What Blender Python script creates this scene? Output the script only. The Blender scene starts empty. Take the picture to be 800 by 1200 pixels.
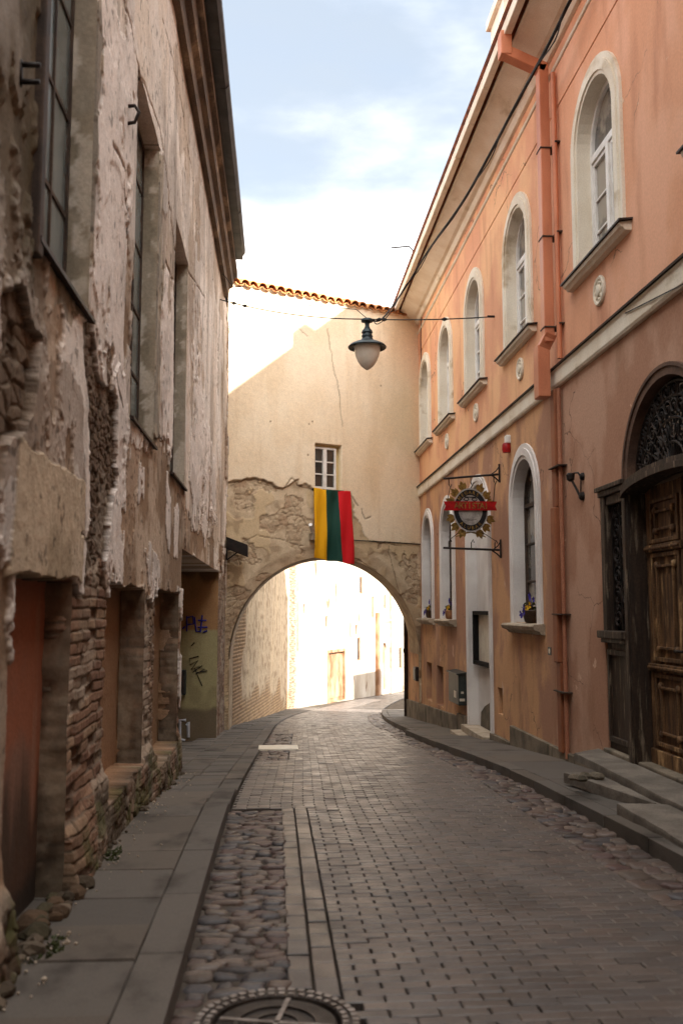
import bpy, bmesh, math, random
import numpy as np
from mathutils import Vector, Matrix, geometry

random.seed(7)
rng = np.random.default_rng(11)
scene = bpy.context.scene
COL = scene.collection

# ------------------------------------------------------------------ camera, world, sun, exposure
FPX, PITCH, YAW = 1100.0, math.radians(5.97), math.radians(3.98)
CAM = Vector((0.0, 0.0, 1.6))
cam = bpy.data.objects.new('camera', bpy.data.cameras.new('camera'))
COL.objects.link(cam)
cam.location = CAM
cam.rotation_euler = (math.pi / 2 + PITCH, 0, -YAW)
cam.data.sensor_fit = 'VERTICAL'
cam.data.sensor_height = 36.0
cam.data.lens = FPX / 1200 * 36.0
cam.data.clip_start, cam.data.clip_end = 0.05, 2000
cam.data.dof.use_dof = True
cam.data.dof.focus_distance = 15.5
cam.data.dof.aperture_fstop = 2.2
scene.camera = cam

SUN = Vector((0.58, -0.55, 0.52)).normalized()
world = bpy.data.worlds.new('World')
scene.world = world
world.use_nodes = True
wn, wl = world.node_tree.nodes, world.node_tree.links
bg = wn['Background']
sky = wn.new('ShaderNodeTexSky')
sky.sky_type = 'NISHITA'
sky.sun_disc = False
sky.sun_elevation = math.asin(SUN.z)
sky.sun_rotation = math.atan2(SUN.x, SUN.y)
sky.air_density, sky.dust_density, sky.ozone_density = 1.0, 1.6, 1.0
tc = wn.new('ShaderNodeTexCoord')
sep = wn.new('ShaderNodeSeparateXYZ'); wl.new(tc.outputs['Generated'], sep.inputs[0])
mp = wn.new('ShaderNodeMapping'); mp.inputs['Scale'].default_value = (1.0, 1.0, 2.6)
wl.new(tc.outputs['Generated'], mp.inputs[0])
nz = wn.new('ShaderNodeTexNoise'); nz.inputs['Scale'].default_value = 3.1
nz.inputs['Detail'].default_value = 8; nz.inputs['Roughness'].default_value = 0.52
wl.new(mp.outputs[0], nz.inputs['Vector'])
elev = wn.new('ShaderNodeMapRange')                  # a bank of white cloud low in the sky
elev.inputs['From Min'].default_value = 0.43; elev.inputs['From Max'].default_value = 0.31
wl.new(sep.outputs['Z'], elev.inputs['Value'])
am = wn.new('ShaderNodeMath'); am.operation = 'MULTIPLY_ADD'
wl.new(elev.outputs[0], am.inputs[0]); am.inputs[1].default_value = 0.62
wl.new(nz.outputs['Fac'], am.inputs[2])
cr = wn.new('ShaderNodeMapRange'); cr.interpolation_type = 'SMOOTHSTEP'
cr.inputs['From Min'].default_value = 0.40; cr.inputs['From Max'].default_value = 0.98
cr.inputs['To Max'].default_value = 0.97
wl.new(am.outputs[0], cr.inputs['Value'])
cmix = wn.new('ShaderNodeMix'); cmix.data_type = 'RGBA'
wl.new(cr.outputs[0], cmix.inputs['Factor'])
veil = wn.new('ShaderNodeMix'); veil.data_type = 'RGBA'                  # thin high cloud over the whole sky
vn = wn.new('ShaderNodeTexNoise'); vn.inputs['Scale'].default_value = 1.6; vn.inputs['Detail'].default_value = 6
wl.new(mp.outputs[0], vn.inputs['Vector'])
vr = wn.new('ShaderNodeMapRange'); vr.inputs['From Min'].default_value = .35; vr.inputs['From Max'].default_value = .7
vr.inputs['To Min'].default_value = .58; vr.inputs['To Max'].default_value = .9; wl.new(vn.outputs['Fac'], vr.inputs['Value'])
wl.new(vr.outputs[0], veil.inputs['Factor']); wl.new(sky.outputs[0], veil.inputs[6])
glow = wn.new('ShaderNodeVectorMath'); glow.operation = 'DOT_PRODUCT'; glow.inputs[1].default_value = (.27, -.45, .85)
wl.new(tc.outputs['Generated'], glow.inputs[0])
gr = wn.new('ShaderNodeMapRange'); gr.interpolation_type = 'SMOOTHSTEP'
gr.inputs['From Min'].default_value = .15; gr.inputs['From Max'].default_value = .95; wl.new(glow.outputs['Value'], gr.inputs['Value'])
gc = wn.new('ShaderNodeMix'); gc.data_type = 'RGBA'; wl.new(gr.outputs[0], gc.inputs['Factor'])
gc.inputs[6].default_value = (1.75, 1.86, 1.88, 1); gc.inputs[7].default_value = (14, 13.5, 12.6, 1)
wl.new(gc.outputs[2], veil.inputs[7])
wl.new(veil.outputs[2], cmix.inputs[6])
cmix.inputs[7].default_value = (8.2, 8.0, 7.7, 1)
wl.new(cmix.outputs[2], bg.inputs['Color'])
bg.inputs['Strength'].default_value = 0.09

sd = bpy.data.lights.new('sun', 'SUN')
sd.energy, sd.angle, sd.color = 3.8, math.radians(0.55), (1.0, 0.95, 0.87)
so = bpy.data.objects.new('sun', sd); COL.objects.link(so)
so.rotation_euler = SUN.to_track_quat('Z', 'Y').to_euler()
so.location = SUN * 60

vs = scene.view_settings
scene.display_settings.display_device = 'sRGB'
vs.view_transform, vs.look, vs.gamma, vs.use_curve_mapping = 'Standard', 'None', 1.0, False
vs.exposure = 2.3
scene.cycles.max_bounces = 8
scene.cycles.diffuse_bounces = 5
scene.cycles.use_denoising = True

# ------------------------------------------------------------------ helpers
def camray(px, py):
    F = Vector((math.sin(YAW) * math.cos(PITCH), math.cos(YAW) * math.cos(PITCH), math.sin(PITCH)))
    R = Vector((math.cos(YAW), -math.sin(YAW), 0))
    return F * FPX + R * (px - 400) + R.cross(F) * (600 - py)

def hit(px, py, p0, n):                                  # where the line of sight meets a real plane
    d = camray(px, py); n = Vector(n)
    return CAM + d * ((Vector(p0) - CAM).dot(n) / d.dot(n))

WX = 3.6                                                 # plane of the right facade
XL = lambda y: -1.15 + 0.0039 * (y - 4.0)                # plane of the left facade
AO = Vector((-1.086, 21.0, 0)); _t = Vector((4.686, 2.3, 0)); ALEN = _t.length
AT = _t.normalized(); AN = Vector((AT.y, -AT.x, 0))      # wall over the arch, turned to the right
def RP(px, py, x=WX): p = hit(px, py, (x, 0, 0), (1, 0, 0)); return p.y, p.z
def LP(px, py): p = hit(px, py, (-1.15, 4.0, 0), (1, -0.0039, 0)); return p.y, p.z
def AP(px, py): p = hit(px, py, AO, AN); return (p - AO).dot(AT), p.z
RW = lambda u, v, w: (WX - w, u, v)
LW = lambda u, v, w: (XL(u) + w, u, v)
AW = lambda u, v, w: tuple(AO + AT * u + AN * w + Vector((0, 0, v)))

_gy = np.array([-40, -10, 0, 4, 7, 11, 14.3, 20.6, 25.7, 35, 50, 80, 140, 400.])
_gz = np.array([1.0, 0.3, .05, -.02, -.1, -.28, -.53, -1.0, -1.36, -1.95, -2.6, -3.6, -5.5, -10.])
_ys = np.arange(-40, 400, 0.25); _zs = np.interp(_ys, _gy, _gz)
_k = np.exp(-0.5 * (np.arange(-14, 15) / 5.0) ** 2); _k /= _k.sum()
_zs = np.convolve(np.pad(_zs, 14, mode='edge'), _k, 'valid')
def zg(y): return np.interp(y, _ys, _zs)
def bend(y):
    y = np.asarray(y, float)
    return 0.028 * np.clip(y - 9, 0, None) + 0.0088 * np.clip(y - 22, 0, None) ** 2

def lin(r, g, b):
    return tuple(((c / 255) / 12.92 if c < 10.3 else ((c / 255 + .055) / 1.055) ** 2.4) for c in (r, g, b))

# numpy noise
def _h(xi, yi, s):
    h = (xi.astype(np.int64) * 374761393 + yi.astype(np.int64) * 668265263 + s * 1274126177) & 0xffffffff
    h = ((h ^ (h >> 13)) * 1274126177) & 0xffffffff
    h = ((h ^ (h >> 16)) * 2246822519) & 0xffffffff
    return (h ^ (h >> 15)) / 4294967296.0
def vnoise(x, y, s=0):
    x0, y0 = np.floor(x), np.floor(y); fx, fy = x - x0, y - y0
    fx, fy = fx * fx * (3 - 2 * fx), fy * fy * (3 - 2 * fy)
    a, b = _h(x0, y0, s), _h(x0 + 1, y0, s); c, d = _h(x0, y0 + 1, s), _h(x0 + 1, y0 + 1, s)
    return (a + (b - a) * fx) + ((c + (d - c) * fx) - (a + (b - a) * fx)) * fy
def fbm(x, y, o=4, s=0, g=.5):
    t, a, n = 0, 1., 0
    for i in range(o):
        t = t + a * vnoise(x * 2 ** i, y * 2 ** i, s + i * 17); n += a; a *= g
    return t / n
def worley(x, y, s=0):
    x0, y0 = np.floor(x), np.floor(y); d1 = np.full(x.shape, 9.); d2 = d1.copy(); cid = np.zeros(x.shape)
    for i in (-1, 0, 1):
        for j in (-1, 0, 1):
            cx, cy = x0 + i, y0 + j
            d = np.hypot(cx + _h(cx, cy, s) - x, cy + _h(cx, cy, s + 5) - y)
            near = d < d1
            d2 = np.where(near, d1, np.minimum(d2, d)); cid = np.where(near, _h(cx, cy, s + 9), cid); d1 = np.where(near, d, d1)
    return d1, d2, cid
def inpoly(P, x, y):
    r = np.zeros(x.shape, bool); n = len(P)
    for i in range(n):
        (x1, y1), (x2, y2) = P[i], P[(i + 1) % n]
        if y1 == y2: continue
        r ^= ((y1 > y) != (y2 > y)) & (x < (x2 - x1) * (y - y1) / (y2 - y1) + x1)
    return r
def segdist(P, x, y):
    d = np.full(x.shape, 99.)
    for (x1, y1), (x2, y2) in zip(P[:-1], P[1:]):
        dx, dy = x2 - x1, y2 - y1
        t = np.clip(((x - x1) * dx + (y - y1) * dy) / (dx * dx + dy * dy + 1e-9), 0, 1)
        d = np.minimum(d, np.hypot(x - x1 - t * dx, y - y1 - t * dy))
    return d
def sstep(a, b, x): t = np.clip((x - a) / (b - a), 0, 1); return t * t * (3 - 2 * t)
def cmixn(c, m, col): return c + (np.asarray(col) - c) * m[..., None]

# scene graph
LOC = {}
def link(o, parent=None, at=None):
    COL.objects.link(o)
    if parent is not None:
        o.parent = parent
        LOC[o.name] = LOC[parent.name]
    else:
        LOC[o.name] = Vector((0, 0, 0))
    return o
def tag(o, label, cat, group=None, kind=None):
    o['label'] = label; o['category'] = cat
    if group: o['group'] = group
    if kind: o['kind'] = kind
    return o
def thing(name, label, cat, loc, group=None):
    o = bpy.data.objects.new(name, None); COL.objects.link(o)
    o.empty_display_size = 0.2
    o.location = loc; LOC[o.name] = Vector(loc)
    return tag(o, label, cat, group)
def structure(o): o['kind'] = 'structure'; return o

def circ(n): return [(math.cos(2 * math.pi * i / n), math.sin(2 * math.pi * i / n)) for i in range(n)]

class MB:
    def __init__(s): s.v, s.f, s.m, s.c = [], [], [], None
    def add(s, V, F, m=0):
        b = len(s.v); s.v += [tuple(p) for p in V]
        for f in F: s.f.append(tuple(i + b for i in f)); s.m.append(m)
    def fbox(s, fr, u0, u1, v0, v1, w0, w1, m=0):
        P = [fr(u, v, w) for w in (w0, w1) for v in (v0, v1) for u in (u0, u1)]
        s.add(P, [(0, 1, 3, 2), (4, 6, 7, 5), (0, 4, 5, 1), (2, 3, 7, 6), (0, 2, 6, 4), (1, 5, 7, 3)], m)
    def box(s, x0, x1, y0, y1, z0, z1, m=0): s.fbox(lambda a, b, c: (a, b, c), x0, x1, y0, y1, z0, z1, m)
    def tube(s, P, r, n=8, m=0, closed=False):
        P = [Vector(p) for p in P]; k = len(P); rs = r if isinstance(r, (list, tuple)) else [r] * k
        V, up = [], None
        for i, p in enumerate(P):
            if closed: d = P[(i + 1) % k] - P[i - 1]
            else: d = P[min(i + 1, k - 1)] - P[max(i - 1, 0)]
            d.normalize()
            if up is None: up = Vector((0, 0, 1)) if abs(d.z) < .9 else Vector((1, 0, 0))
            a = d.cross(up).normalized(); b = a.cross(d).normalized(); up = b
            V += [p + (a * c + b * q) * rs[i] for c, q in circ(n)]
        F = [(i * n + j, i * n + (j + 1) % n, ((i + 1) % k) * n + (j + 1) % n, ((i + 1) % k) * n + j)
             for i in range(k if closed else k - 1) for j in range(n)]
        if not closed: F += [tuple(range(n))[::-1], tuple(range((k - 1) * n, k * n))]
        s.add(V, F, m)
    def lathe(s, fr, prof, n=24, m=0, cap=True):           # prof: (radius, height); fr maps local x, y, height
        V = [fr(r * c, r * q, h) for r, h in prof for c, q in circ(n)]; k = len(prof)
        F = [(i * n + j, i * n + (j + 1) % n, (i + 1) * n + (j + 1) % n, (i + 1) * n + j) for i in range(k - 1) for j in range(n)]
        if cap: F += [tuple(range(n))[::-1], tuple(range((k - 1) * n, k * n))]
        s.add(V, F, m)
    def prism(s, fr, O, w0, w1, m=0):
        k = len(O); V = [fr(u, v, w0) for u, v in O] + [fr(u, v, w1) for u, v in O]
        F = [(i, (i + 1) % k, k + (i + 1) % k, k + i) for i in range(k)]
        T = geometry.tessellate_polygon([[Vector((u, v, 0)) for u, v in O]])
        F += [tuple(t) for t in T] + [tuple(k + i for i in t[::-1]) for t in T]
        s.add(V, F, m)
    def ring(s, fr, A, B, w0, w1, m=0, closed=True):       # band between two outlines of the same length
        k = len(A); V = [fr(*p, w0) for p in A] + [fr(*p, w1) for p in A] + [fr(*p, w1) for p in B] + [fr(*p, w0) for p in B]
        F = []
        for i in range(k if closed else k - 1):
            j = (i + 1) % k
            for a in range(4): F.append((a * k + i, a * k + j, ((a + 1) % 4) * k + j, ((a + 1) % 4) * k + i))
        if not closed: F += [(0, k, 2 * k, 3 * k), (k - 1, 4 * k - 1, 3 * k - 1, 2 * k - 1)]
        s.add(V, F, m)
    def wall(s, fr, O, holes, w0, depth, m=0, mr=0):       # flat wall with holes and their reveals
        L = [O] + holes; T = geometry.tessellate_polygon([[Vector((u, v, 0)) for u, v in l] for l in L])
        s.add([fr(u, v, w0) for l in L for u, v in l], [tuple(t) for t in T], m)
        for h, d in zip(holes, depth):
            k = len(h)
            s.add([fr(u, v, w0) for u, v in h] + [fr(u, v, w0 - d) for u, v in h],
                  [(i, (i + 1) % k, k + (i + 1) % k, k + i) for i in range(k)], mr)
    def sheet(s, fr, O, w, m=0):
        T = geometry.tessellate_polygon([[Vector((u, v, 0)) for u, v in O]])
        s.add([fr(u, v, w) for u, v in O], [tuple(t) for t in T], m)
    def build(s, name, mats, parent=None, smooth=False, bevel=0, norm=True, segs=2, angle=None):
        if not isinstance(mats, (list, tuple)): mats = [mats]
        off = LOC[parent.name] if parent is not None else Vector((0, 0, 0))
        me = bpy.data.meshes.new(name)
        V = np.array(s.v, float) - np.array(off)
        me.from_pydata(V.tolist(), [], s.f); me.update()
        for m in mats: me.materials.append(m)
        if len(mats) > 1: me.polygons.foreach_set('material_index', s.m)
        if s.c is not None:
            a = me.attributes.new('Col', 'FLOAT_COLOR', 'POINT')
            a.data.foreach_set('color', np.c_[np.array(s.c), np.ones(len(s.c))].astype(np.float32).ravel())
        if norm:
            bm = bmesh.new(); bm.from_mesh(me); bmesh.ops.recalc_face_normals(bm, faces=bm.faces); bm.to_mesh(me); bm.free()
        if smooth: me.polygons.foreach_set('use_smooth', [True] * len(me.polygons))
        if angle: me.set_sharp_from_angle(angle=math.radians(angle))
        o = bpy.data.objects.new(name, me); link(o, parent)
        if bevel:
            b = o.modifiers.new('bevel', 'BEVEL'); b.width = bevel; b.segments = segs; b.limit_method = 'ANGLE'; b.angle_limit = math.radians(40)
        return o

def grid(name, V, C, mat, parent=None, keep=None, smooth=True):
    n, m = V.shape[:2]; idx = np.arange(n * m).reshape(n, m)
    F = np.stack([idx[:-1, :-1], idx[1:, :-1], idx[1:, 1:], idx[:-1, 1:]], -1).reshape(-1, 4)
    if keep is not None: F = F[keep.reshape(-1)]
    off = LOC[parent.name] if parent is not None else Vector((0, 0, 0))
    me = bpy.data.meshes.new(name)
    me.vertices.add(n * m); me.vertices.foreach_set('co', (V.reshape(-1, 3) - np.array(off)).astype(np.float32).ravel())
    me.loops.add(F.size); me.loops.foreach_set('vertex_index', F.astype(np.int32).ravel())
    me.polygons.add(len(F)); me.polygons.foreach_set('loop_start', np.arange(0, F.size, 4, dtype=np.int32))
    me.polygons.foreach_set('use_smooth', np.full(len(F), smooth))
    me.update(calc_edges=True)
    if C is not None:
        a = me.attributes.new('Col', 'FLOAT_COLOR', 'POINT')
        a.data.foreach_set('color', np.c_[C.reshape(-1, 3), np.ones(n * m)].astype(np.float32).ravel())
    me.materials.append(mat)
    o = bpy.data.objects.new(name, me); link(o, parent); return o

# ------------------------------------------------------------------ materials
def mat(name, base, base2=None, sc=2.0, stretch=(1, 1, 1), thr=(.35, .65), rough=.8, bump=.25, bsc=60, bdist=.01, metal=0,
        fine=.18, attr=False, spec=.3, stain=None, stain_sc=1.2, stain_st=(1, 1, .35), stain_thr=(.55, .7), rvar=0.0,
        split=None, trans=0, bsc2=None, age=None):
    m = bpy.data.materials.new(name); m.use_nodes = True
    n, l = m.node_tree.nodes, m.node_tree.links; b = n['Principled BSDF']
    geo = n.new('ShaderNodeNewGeometry')
    def noise(scale, st=(1, 1, 1), det=7, ro=.55):
        p = n.new('ShaderNodeMapping'); p.inputs['Scale'].default_value = st; l.new(geo.outputs['Position'], p.inputs[0])
        t = n.new('ShaderNodeTexNoise'); t.inputs['Scale'].default_value = scale; t.inputs['Detail'].default_value = det
        t.inputs['Roughness'].default_value = ro; l.new(p.outputs[0], t.inputs['Vector']); return t.outputs['Fac']
    def rng_(src, a, c, t0=0., t1=1.):
        r = n.new('ShaderNodeMapRange'); r.interpolation_type = 'SMOOTHSTEP'
        for k, x in zip(('From Min', 'From Max', 'To Min', 'To Max'), (a, c, t0, t1)): r.inputs[k].default_value = x
        l.new(src, r.inputs['Value']); return r.outputs[0]
    def mix(f, a, c, mode='MIX'):
        x = n.new('ShaderNodeMix'); x.data_type = 'RGBA'; x.blend_type = mode
        for k, s in ((0, f), (6, a), (7, c)):
            if hasattr(s, 'is_output'): l.new(s, x.inputs[k])
            elif k == 0: x.inputs[0].default_value = s
            else: x.inputs[k].default_value = (*s, 1)
        return x.outputs[2]
    if attr:
        a = n.new('ShaderNodeAttribute'); a.attribute_name = 'Col'; col = a.outputs['Color']
        if base is not None: col = mix(1., col, base, 'MULTIPLY')
    else:
        rgb = n.new('ShaderNodeRGB'); rgb.outputs[0].default_value = (*base, 1); col = rgb.outputs[0]
    if split:                                              # another colour beyond a line: (axis, from, to, colour)
        sx = n.new('ShaderNodeSeparateXYZ'); l.new(geo.outputs['Position'], sx.inputs[0])
        for ax, a0, a1, cc in split: col = mix(rng_(sx.outputs[ax], a0, a1), col, cc)
    if base2 is not None: col = mix(rng_(noise(sc, stretch), *thr), col, base2)
    if stain is not None: col = mix(rng_(noise(stain_sc, stain_st), *stain_thr), col, stain)
    if age:                                                # flaked spots and hairline cracks with shapes of their own
        pcol, pthr, csc, cthr = age
        col = mix(rng_(noise(2.1, (1, 1, .8), 9, .62), pthr, pthr + .012), col, pcol)
        dn = n.new('ShaderNodeTexNoise'); dn.inputs['Scale'].default_value = 2.5; dn.inputs['Detail'].default_value = 6; l.new(geo.outputs['Position'], dn.inputs['Vector'])
        va = n.new('ShaderNodeVectorMath'); va.operation = 'MULTIPLY_ADD'; l.new(dn.outputs['Color'], va.inputs[0]); va.inputs[1].default_value = (.5, .5, .5); l.new(geo.outputs['Position'], va.inputs[2])
        vo = n.new('ShaderNodeTexVoronoi'); vo.feature = 'DISTANCE_TO_EDGE'; vo.inputs['Scale'].default_value = csc; l.new(va.outputs[0], vo.inputs['Vector'])
        cm = n.new('ShaderNodeMath'); cm.operation = 'MULTIPLY'; l.new(rng_(vo.outputs['Distance'], .006, .0015), cm.inputs[0]); l.new(rng_(noise(.6), cthr, cthr + .08), cm.inputs[1])
        col = mix(cm.outputs[0], col, tuple(.35 * c for c in base))
    fn = noise(bsc, det=5)
    if fine: col = mix(1., col, mix(rng_(fn, .25, .75), (1 - fine,) * 3, (1 + fine,) * 3), 'MULTIPLY')
    l.new(col, b.inputs['Base Color'])
    if rvar: l.new(rng_(noise(sc * 2.3), .3, .7, rough - rvar, rough + rvar), b.inputs['Roughness'])
    else: b.inputs['Roughness'].default_value = rough
    b.inputs['Metallic'].default_value = metal
    b.inputs['Specular IOR Level'].default_value = spec
    if bump:
        h = fn
        if bsc2:
            ma = n.new('ShaderNodeMath'); ma.operation = 'MULTIPLY_ADD'; l.new(noise(bsc2, det=6), ma.inputs[0]); ma.inputs[1].default_value = 3; l.new(fn, ma.inputs[2]); h = ma.outputs[0]
        bp = n.new('ShaderNodeBump'); bp.inputs['Strength'].default_value = bump; bp.inputs['Distance'].default_value = bdist
        l.new(h, bp.inputs['Height']); l.new(bp.outputs[0], b.inputs['Normal'])
    return m

M = {}
M['leftwall'] = mat('weathered_plaster', (1, 1, 1), attr=True, bsc=60, bsc2=9, bump=.4, bdist=.01, fine=.14, rough=.92, spec=.15)
M['archwall'] = mat('cracked_plaster', (1, 1, 1), attr=True, bsc=45, bsc2=6, bump=.3, bdist=.012, fine=.1, rough=.9, spec=.15)
M['stones'] = mat('worn_stone', (1, 1, 1), attr=True, bsc=70, bsc2=14, bump=.3, bdist=.006, fine=.25, rough=.5, rvar=.1, spec=.4)
M['paver'] = mat('worn_paver', (1, 1, 1), attr=True, bsc=110, bsc2=9, bump=.3, bdist=.004, fine=.22, rough=.43, rvar=.1, spec=.45, stain=lin(58, 53, 49), stain_sc=1.1, stain_st=(1, .5, 1), stain_thr=(.5, .74))
M['slab'] = mat('pavement_concrete', (1, 1, 1), attr=True, bsc=130, bsc2=7, bump=.3, bdist=.004, fine=.15, rough=.75, spec=.25, stain=lin(58, 53, 48), stain_sc=2.4, stain_st=(1, .6, 1), stain_thr=(.5, .72))
M['earth'] = mat('joint_earth', lin(78, 68, 58), lin(58, 50, 42), sc=6, rough=.95, bump=.6, bsc=90)
M['concrete'] = mat('plinth_concrete', lin(128, 116, 100), lin(92, 84, 72), sc=2.5, rough=.85, bump=.3, stain=lin(58, 54, 42), stain_sc=2.2, stain_st=(1.5, 1.5, .5))
M['orange'] = mat('orange_plaster', lin(226, 173, 143), lin(219, 162, 129), sc=1.3, stretch=(1, 1, .6), thr=(.42, .58), rough=.9, bump=.2, bsc=38, bsc2=3, bdist=.01, fine=.06,
                  split=[('Y', 11.4, 13.2, lin(233, 184, 142))], stain=lin(190, 134, 106), stain_sc=1.1, stain_st=(1, 1.6, .3), stain_thr=(.52, .78), spec=.15, age=(lin(226, 196, 168), .69, .55, .52))
M['orange_low'] = mat('lower_orange_plaster', lin(186, 149, 127), lin(170, 129, 106), sc=1.5, stretch=(1, 1, .6), thr=(.43, .57), rough=.9, bump=.25, bsc=38, bsc2=3, bdist=.012, fine=.08,
                      split=[('Y', 12.1, 12.25, lin(200, 156, 118))], stain=lin(142, 106, 82), stain_sc=1.3, stain_st=(1, 1.3, .45), stain_thr=(.54, .8), spec=.15, age=(lin(204, 170, 146), .665, .7, .48))
M['cream'] = mat('cream_trim', lin(230, 222, 206), lin(218, 206, 186), sc=2.2, stretch=(1, 1, .6), rough=.85, bump=.2, fine=.08, stain=lin(184, 166, 138), stain_sc=2.6, stain_st=(1, .5, 1), stain_thr=(.58, .75))
M['white'] = mat('white_trim', lin(222, 218, 214), lin(206, 200, 196), sc=1.5, rough=.8, bump=.15, fine=.05, stain=lin(176, 168, 160), stain_thr=(.6, .8))
M['whitepaint'] = mat('white_window_paint', lin(232, 230, 226), lin(214, 210, 204), sc=4, rough=.5, bump=.08, fine=.04)
M['sill'] = mat('sill_stone', lin(178, 164, 146), lin(150, 136, 118), sc=4, rough=.85)
M['darkmetal'] = mat('dark_sheet_metal', lin(66, 54, 50), lin(48, 42, 40), sc=5, rough=.55, metal=.4, bump=.1)
M['iron'] = mat('wrought_iron', lin(34, 32, 32), lin(50, 42, 38), sc=8, rough=.55, metal=.5, bump=.2, bsc=90)
M['pipe'] = mat('painted_downpipe', lin(206, 132, 96), lin(186, 114, 82), sc=2.5, stretch=(1, 1, .4), rough=.5, bump=.08, fine=.06, spec=.4)
M['pipelow'] = mat('brown_downpipe', lin(150, 92, 62), lin(128, 76, 52), sc=2.5, rough=.6, bump=.1, fine=.08)
M['glass'] = mat('window_glass', lin(150, 142, 130), lin(92, 88, 84), sc=2.2, thr=(.45, .55), rough=.06, bump=.03, bsc=3, bdist=.02, fine=0, spec=.9)
M['glassdark'] = mat('dark_glass', lin(52, 52, 50), lin(38, 38, 38), sc=2, rough=.08, bump=.03, bsc=3, bdist=.02, fine=0, spec=.8)
M['glassdirty'] = mat('dirty_grey_glass', lin(126, 136, 136), lin(96, 106, 106), sc=2.2, stretch=(1, 1, .6), rough=.2, bump=.04, bsc=4, fine=.06, spec=.6)
M['bars'] = mat('brown_window_bar', lin(76, 60, 48), lin(54, 44, 38), sc=6, rough=.7)
M['wood'] = mat('old_brown_wood', lin(116, 86, 58), lin(68, 50, 36), sc=5, stretch=(4, 4, .35), rough=.6, bump=.35, bsc=60, fine=.25, stain=lin(184, 148, 104), stain_sc=5, stain_st=(2, 2, .5), stain_thr=(.56, .72))
M['darkwood'] = mat('dark_weathered_wood', lin(58, 44, 34), lin(40, 31, 25), sc=5, stretch=(4, 4, .3), rough=.6, bump=.4, bsc=60, fine=.25, stain=lin(118, 104, 88), stain_sc=7, stain_st=(3, 3, .3), stain_thr=(.53, .7))
M['eave'] = mat('weathered_eave_wood', lin(112, 92, 74), lin(78, 64, 54), sc=3, stretch=(3, .5, 3), rough=.85, bump=.5, bsc=30, stain=lin(150, 128, 104), stain_sc=3, stain_st=(1, .4, 1))
M['roofdark'] = mat('dark_roof_sheet', lin(66, 64, 64), lin(48, 46, 46), sc=4, rough=.6, bump=.3)
M['tile'] = mat('clay_roof_tile', lin(208, 150, 96), lin(170, 104, 64), sc=7, rough=.85, bump=.4)
M['tile_old'] = mat('old_roof_tile', lin(150, 88, 62), lin(110, 66, 50), sc=6, rough=.85, bump=.4)
M['flag_y'] = mat('yellow_cloth', lin(232, 172, 16), rough=.75, bump=.2, bsc=300, bdist=.002, fine=.06)
M['flag_g'] = mat('green_cloth', lin(22, 66, 56), rough=.75, bump=.2, bsc=300, bdist=.002, fine=.06)
M['flag_r'] = mat('red_cloth', lin(206, 24, 34), rough=.75, bump=.2, bsc=300, bdist=.002, fine=.06)
M['lampmetal'] = mat('green_black_enamel', lin(34, 48, 52), lin(26, 36, 40), sc=6, rough=.4, metal=.2, bump=.05)
M['globe'] = mat('milky_lamp_glass', lin(214, 208, 196), lin(200, 192, 178), sc=4, rough=.25, bump=0, fine=0, spec=.5)
M['cable'] = mat('black_rubber', lin(28, 26, 26), rough=.7, bump=0, fine=0)
M['signblack'] = mat('sign_black', lin(26, 30, 36), rough=.4, bump=0, fine=.05)
M['signgold'] = mat('sign_gold', lin(146, 118, 62), lin(104, 80, 40), sc=20, rough=.45, metal=.35, bump=.1)
M['signred'] = mat('sign_red', lin(172, 22, 26), lin(140, 14, 20), sc=12, rough=.45, bump=.05)
M['signgrey'] = mat('sign_silver', lin(168, 164, 158), lin(140, 136, 132), sc=10, rough=.45, bump=.05)
M['paper'] = mat('menu_paper', lin(206, 198, 182), lin(190, 180, 164), sc=6, rough=.5, bump=.05)
M['green_box'] = mat('dark_green_box', lin(52, 58, 56), lin(40, 44, 44), sc=5, rough=.5, bump=.1)
M['pot'] = mat('dark_brown_pot', lin(78, 58, 42), lin(56, 42, 32), sc=12, rough=.7)
M['potlight'] = mat('pale_clay_pot', lin(178, 130, 92), lin(150, 106, 74), sc=12, rough=.8)
M['leaf'] = mat('pansy_leaf', lin(84, 92, 54), lin(62, 70, 42), sc=30, rough=.6, bump=0)
M['violet'] = mat('violet_petal', lin(74, 62, 158), lin(54, 42, 120), sc=40, rough=.7, bump=0)
M['yellow'] = mat('yellow_petal', lin(226, 188, 44), lin(206, 150, 30), sc=40, rough=.7, bump=0)
M['bluepaint'] = mat('blue_spray_paint', lin(40, 44, 138), rough=.6, bump=0, fine=.1)
M['blackpaint'] = mat('black_spray_paint', lin(40, 36, 34), rough=.6, bump=0, fine=.1)
M['whitespray'] = mat('white_spray_paint', lin(188, 190, 196), rough=.6, bump=0, fine=.1)
M['farwall'] = mat('far_wall_plaster', (1, 1, 1), attr=True, bsc=14, bsc2=3, bump=.4, bdist=.03, fine=.1, rough=.9, spec=.15)
M['fardoor'] = mat('faded_brown_door', lin(172, 138, 108), lin(120, 84, 58), sc=2.5, stretch=(1, 1, .5), rough=.7, bump=.3)
M['castiron'] = mat('cast_iron_cover', lin(70, 64, 60), lin(52, 46, 42), sc=9, rough=.45, metal=.6, bump=.3, bsc=120)
M['moss'] = mat('moss', lin(74, 84, 40), lin(50, 58, 30), sc=12, rough=.95, bump=.8, bsc=60)
M['tallwall'] = mat('grey_render', lin(190, 176, 156), lin(170, 156, 136), sc=.7, rough=.9)
M['smoke'] = mat('worn_panel_paint', (1, 1, 1), attr=True, bsc=40, bsc2=6, bump=.25, fine=.12, rough=.85)
M['bedding'] = mat('joint_sand', lin(88, 80, 72), lin(66, 59, 52), sc=5, rough=.95, bump=.5, bsc=120, fine=.3)
M['mould'] = mat('brown_stone_moulding', lin(104, 80, 66), lin(82, 62, 52), sc=4, rough=.8, bump=.25)
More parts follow.
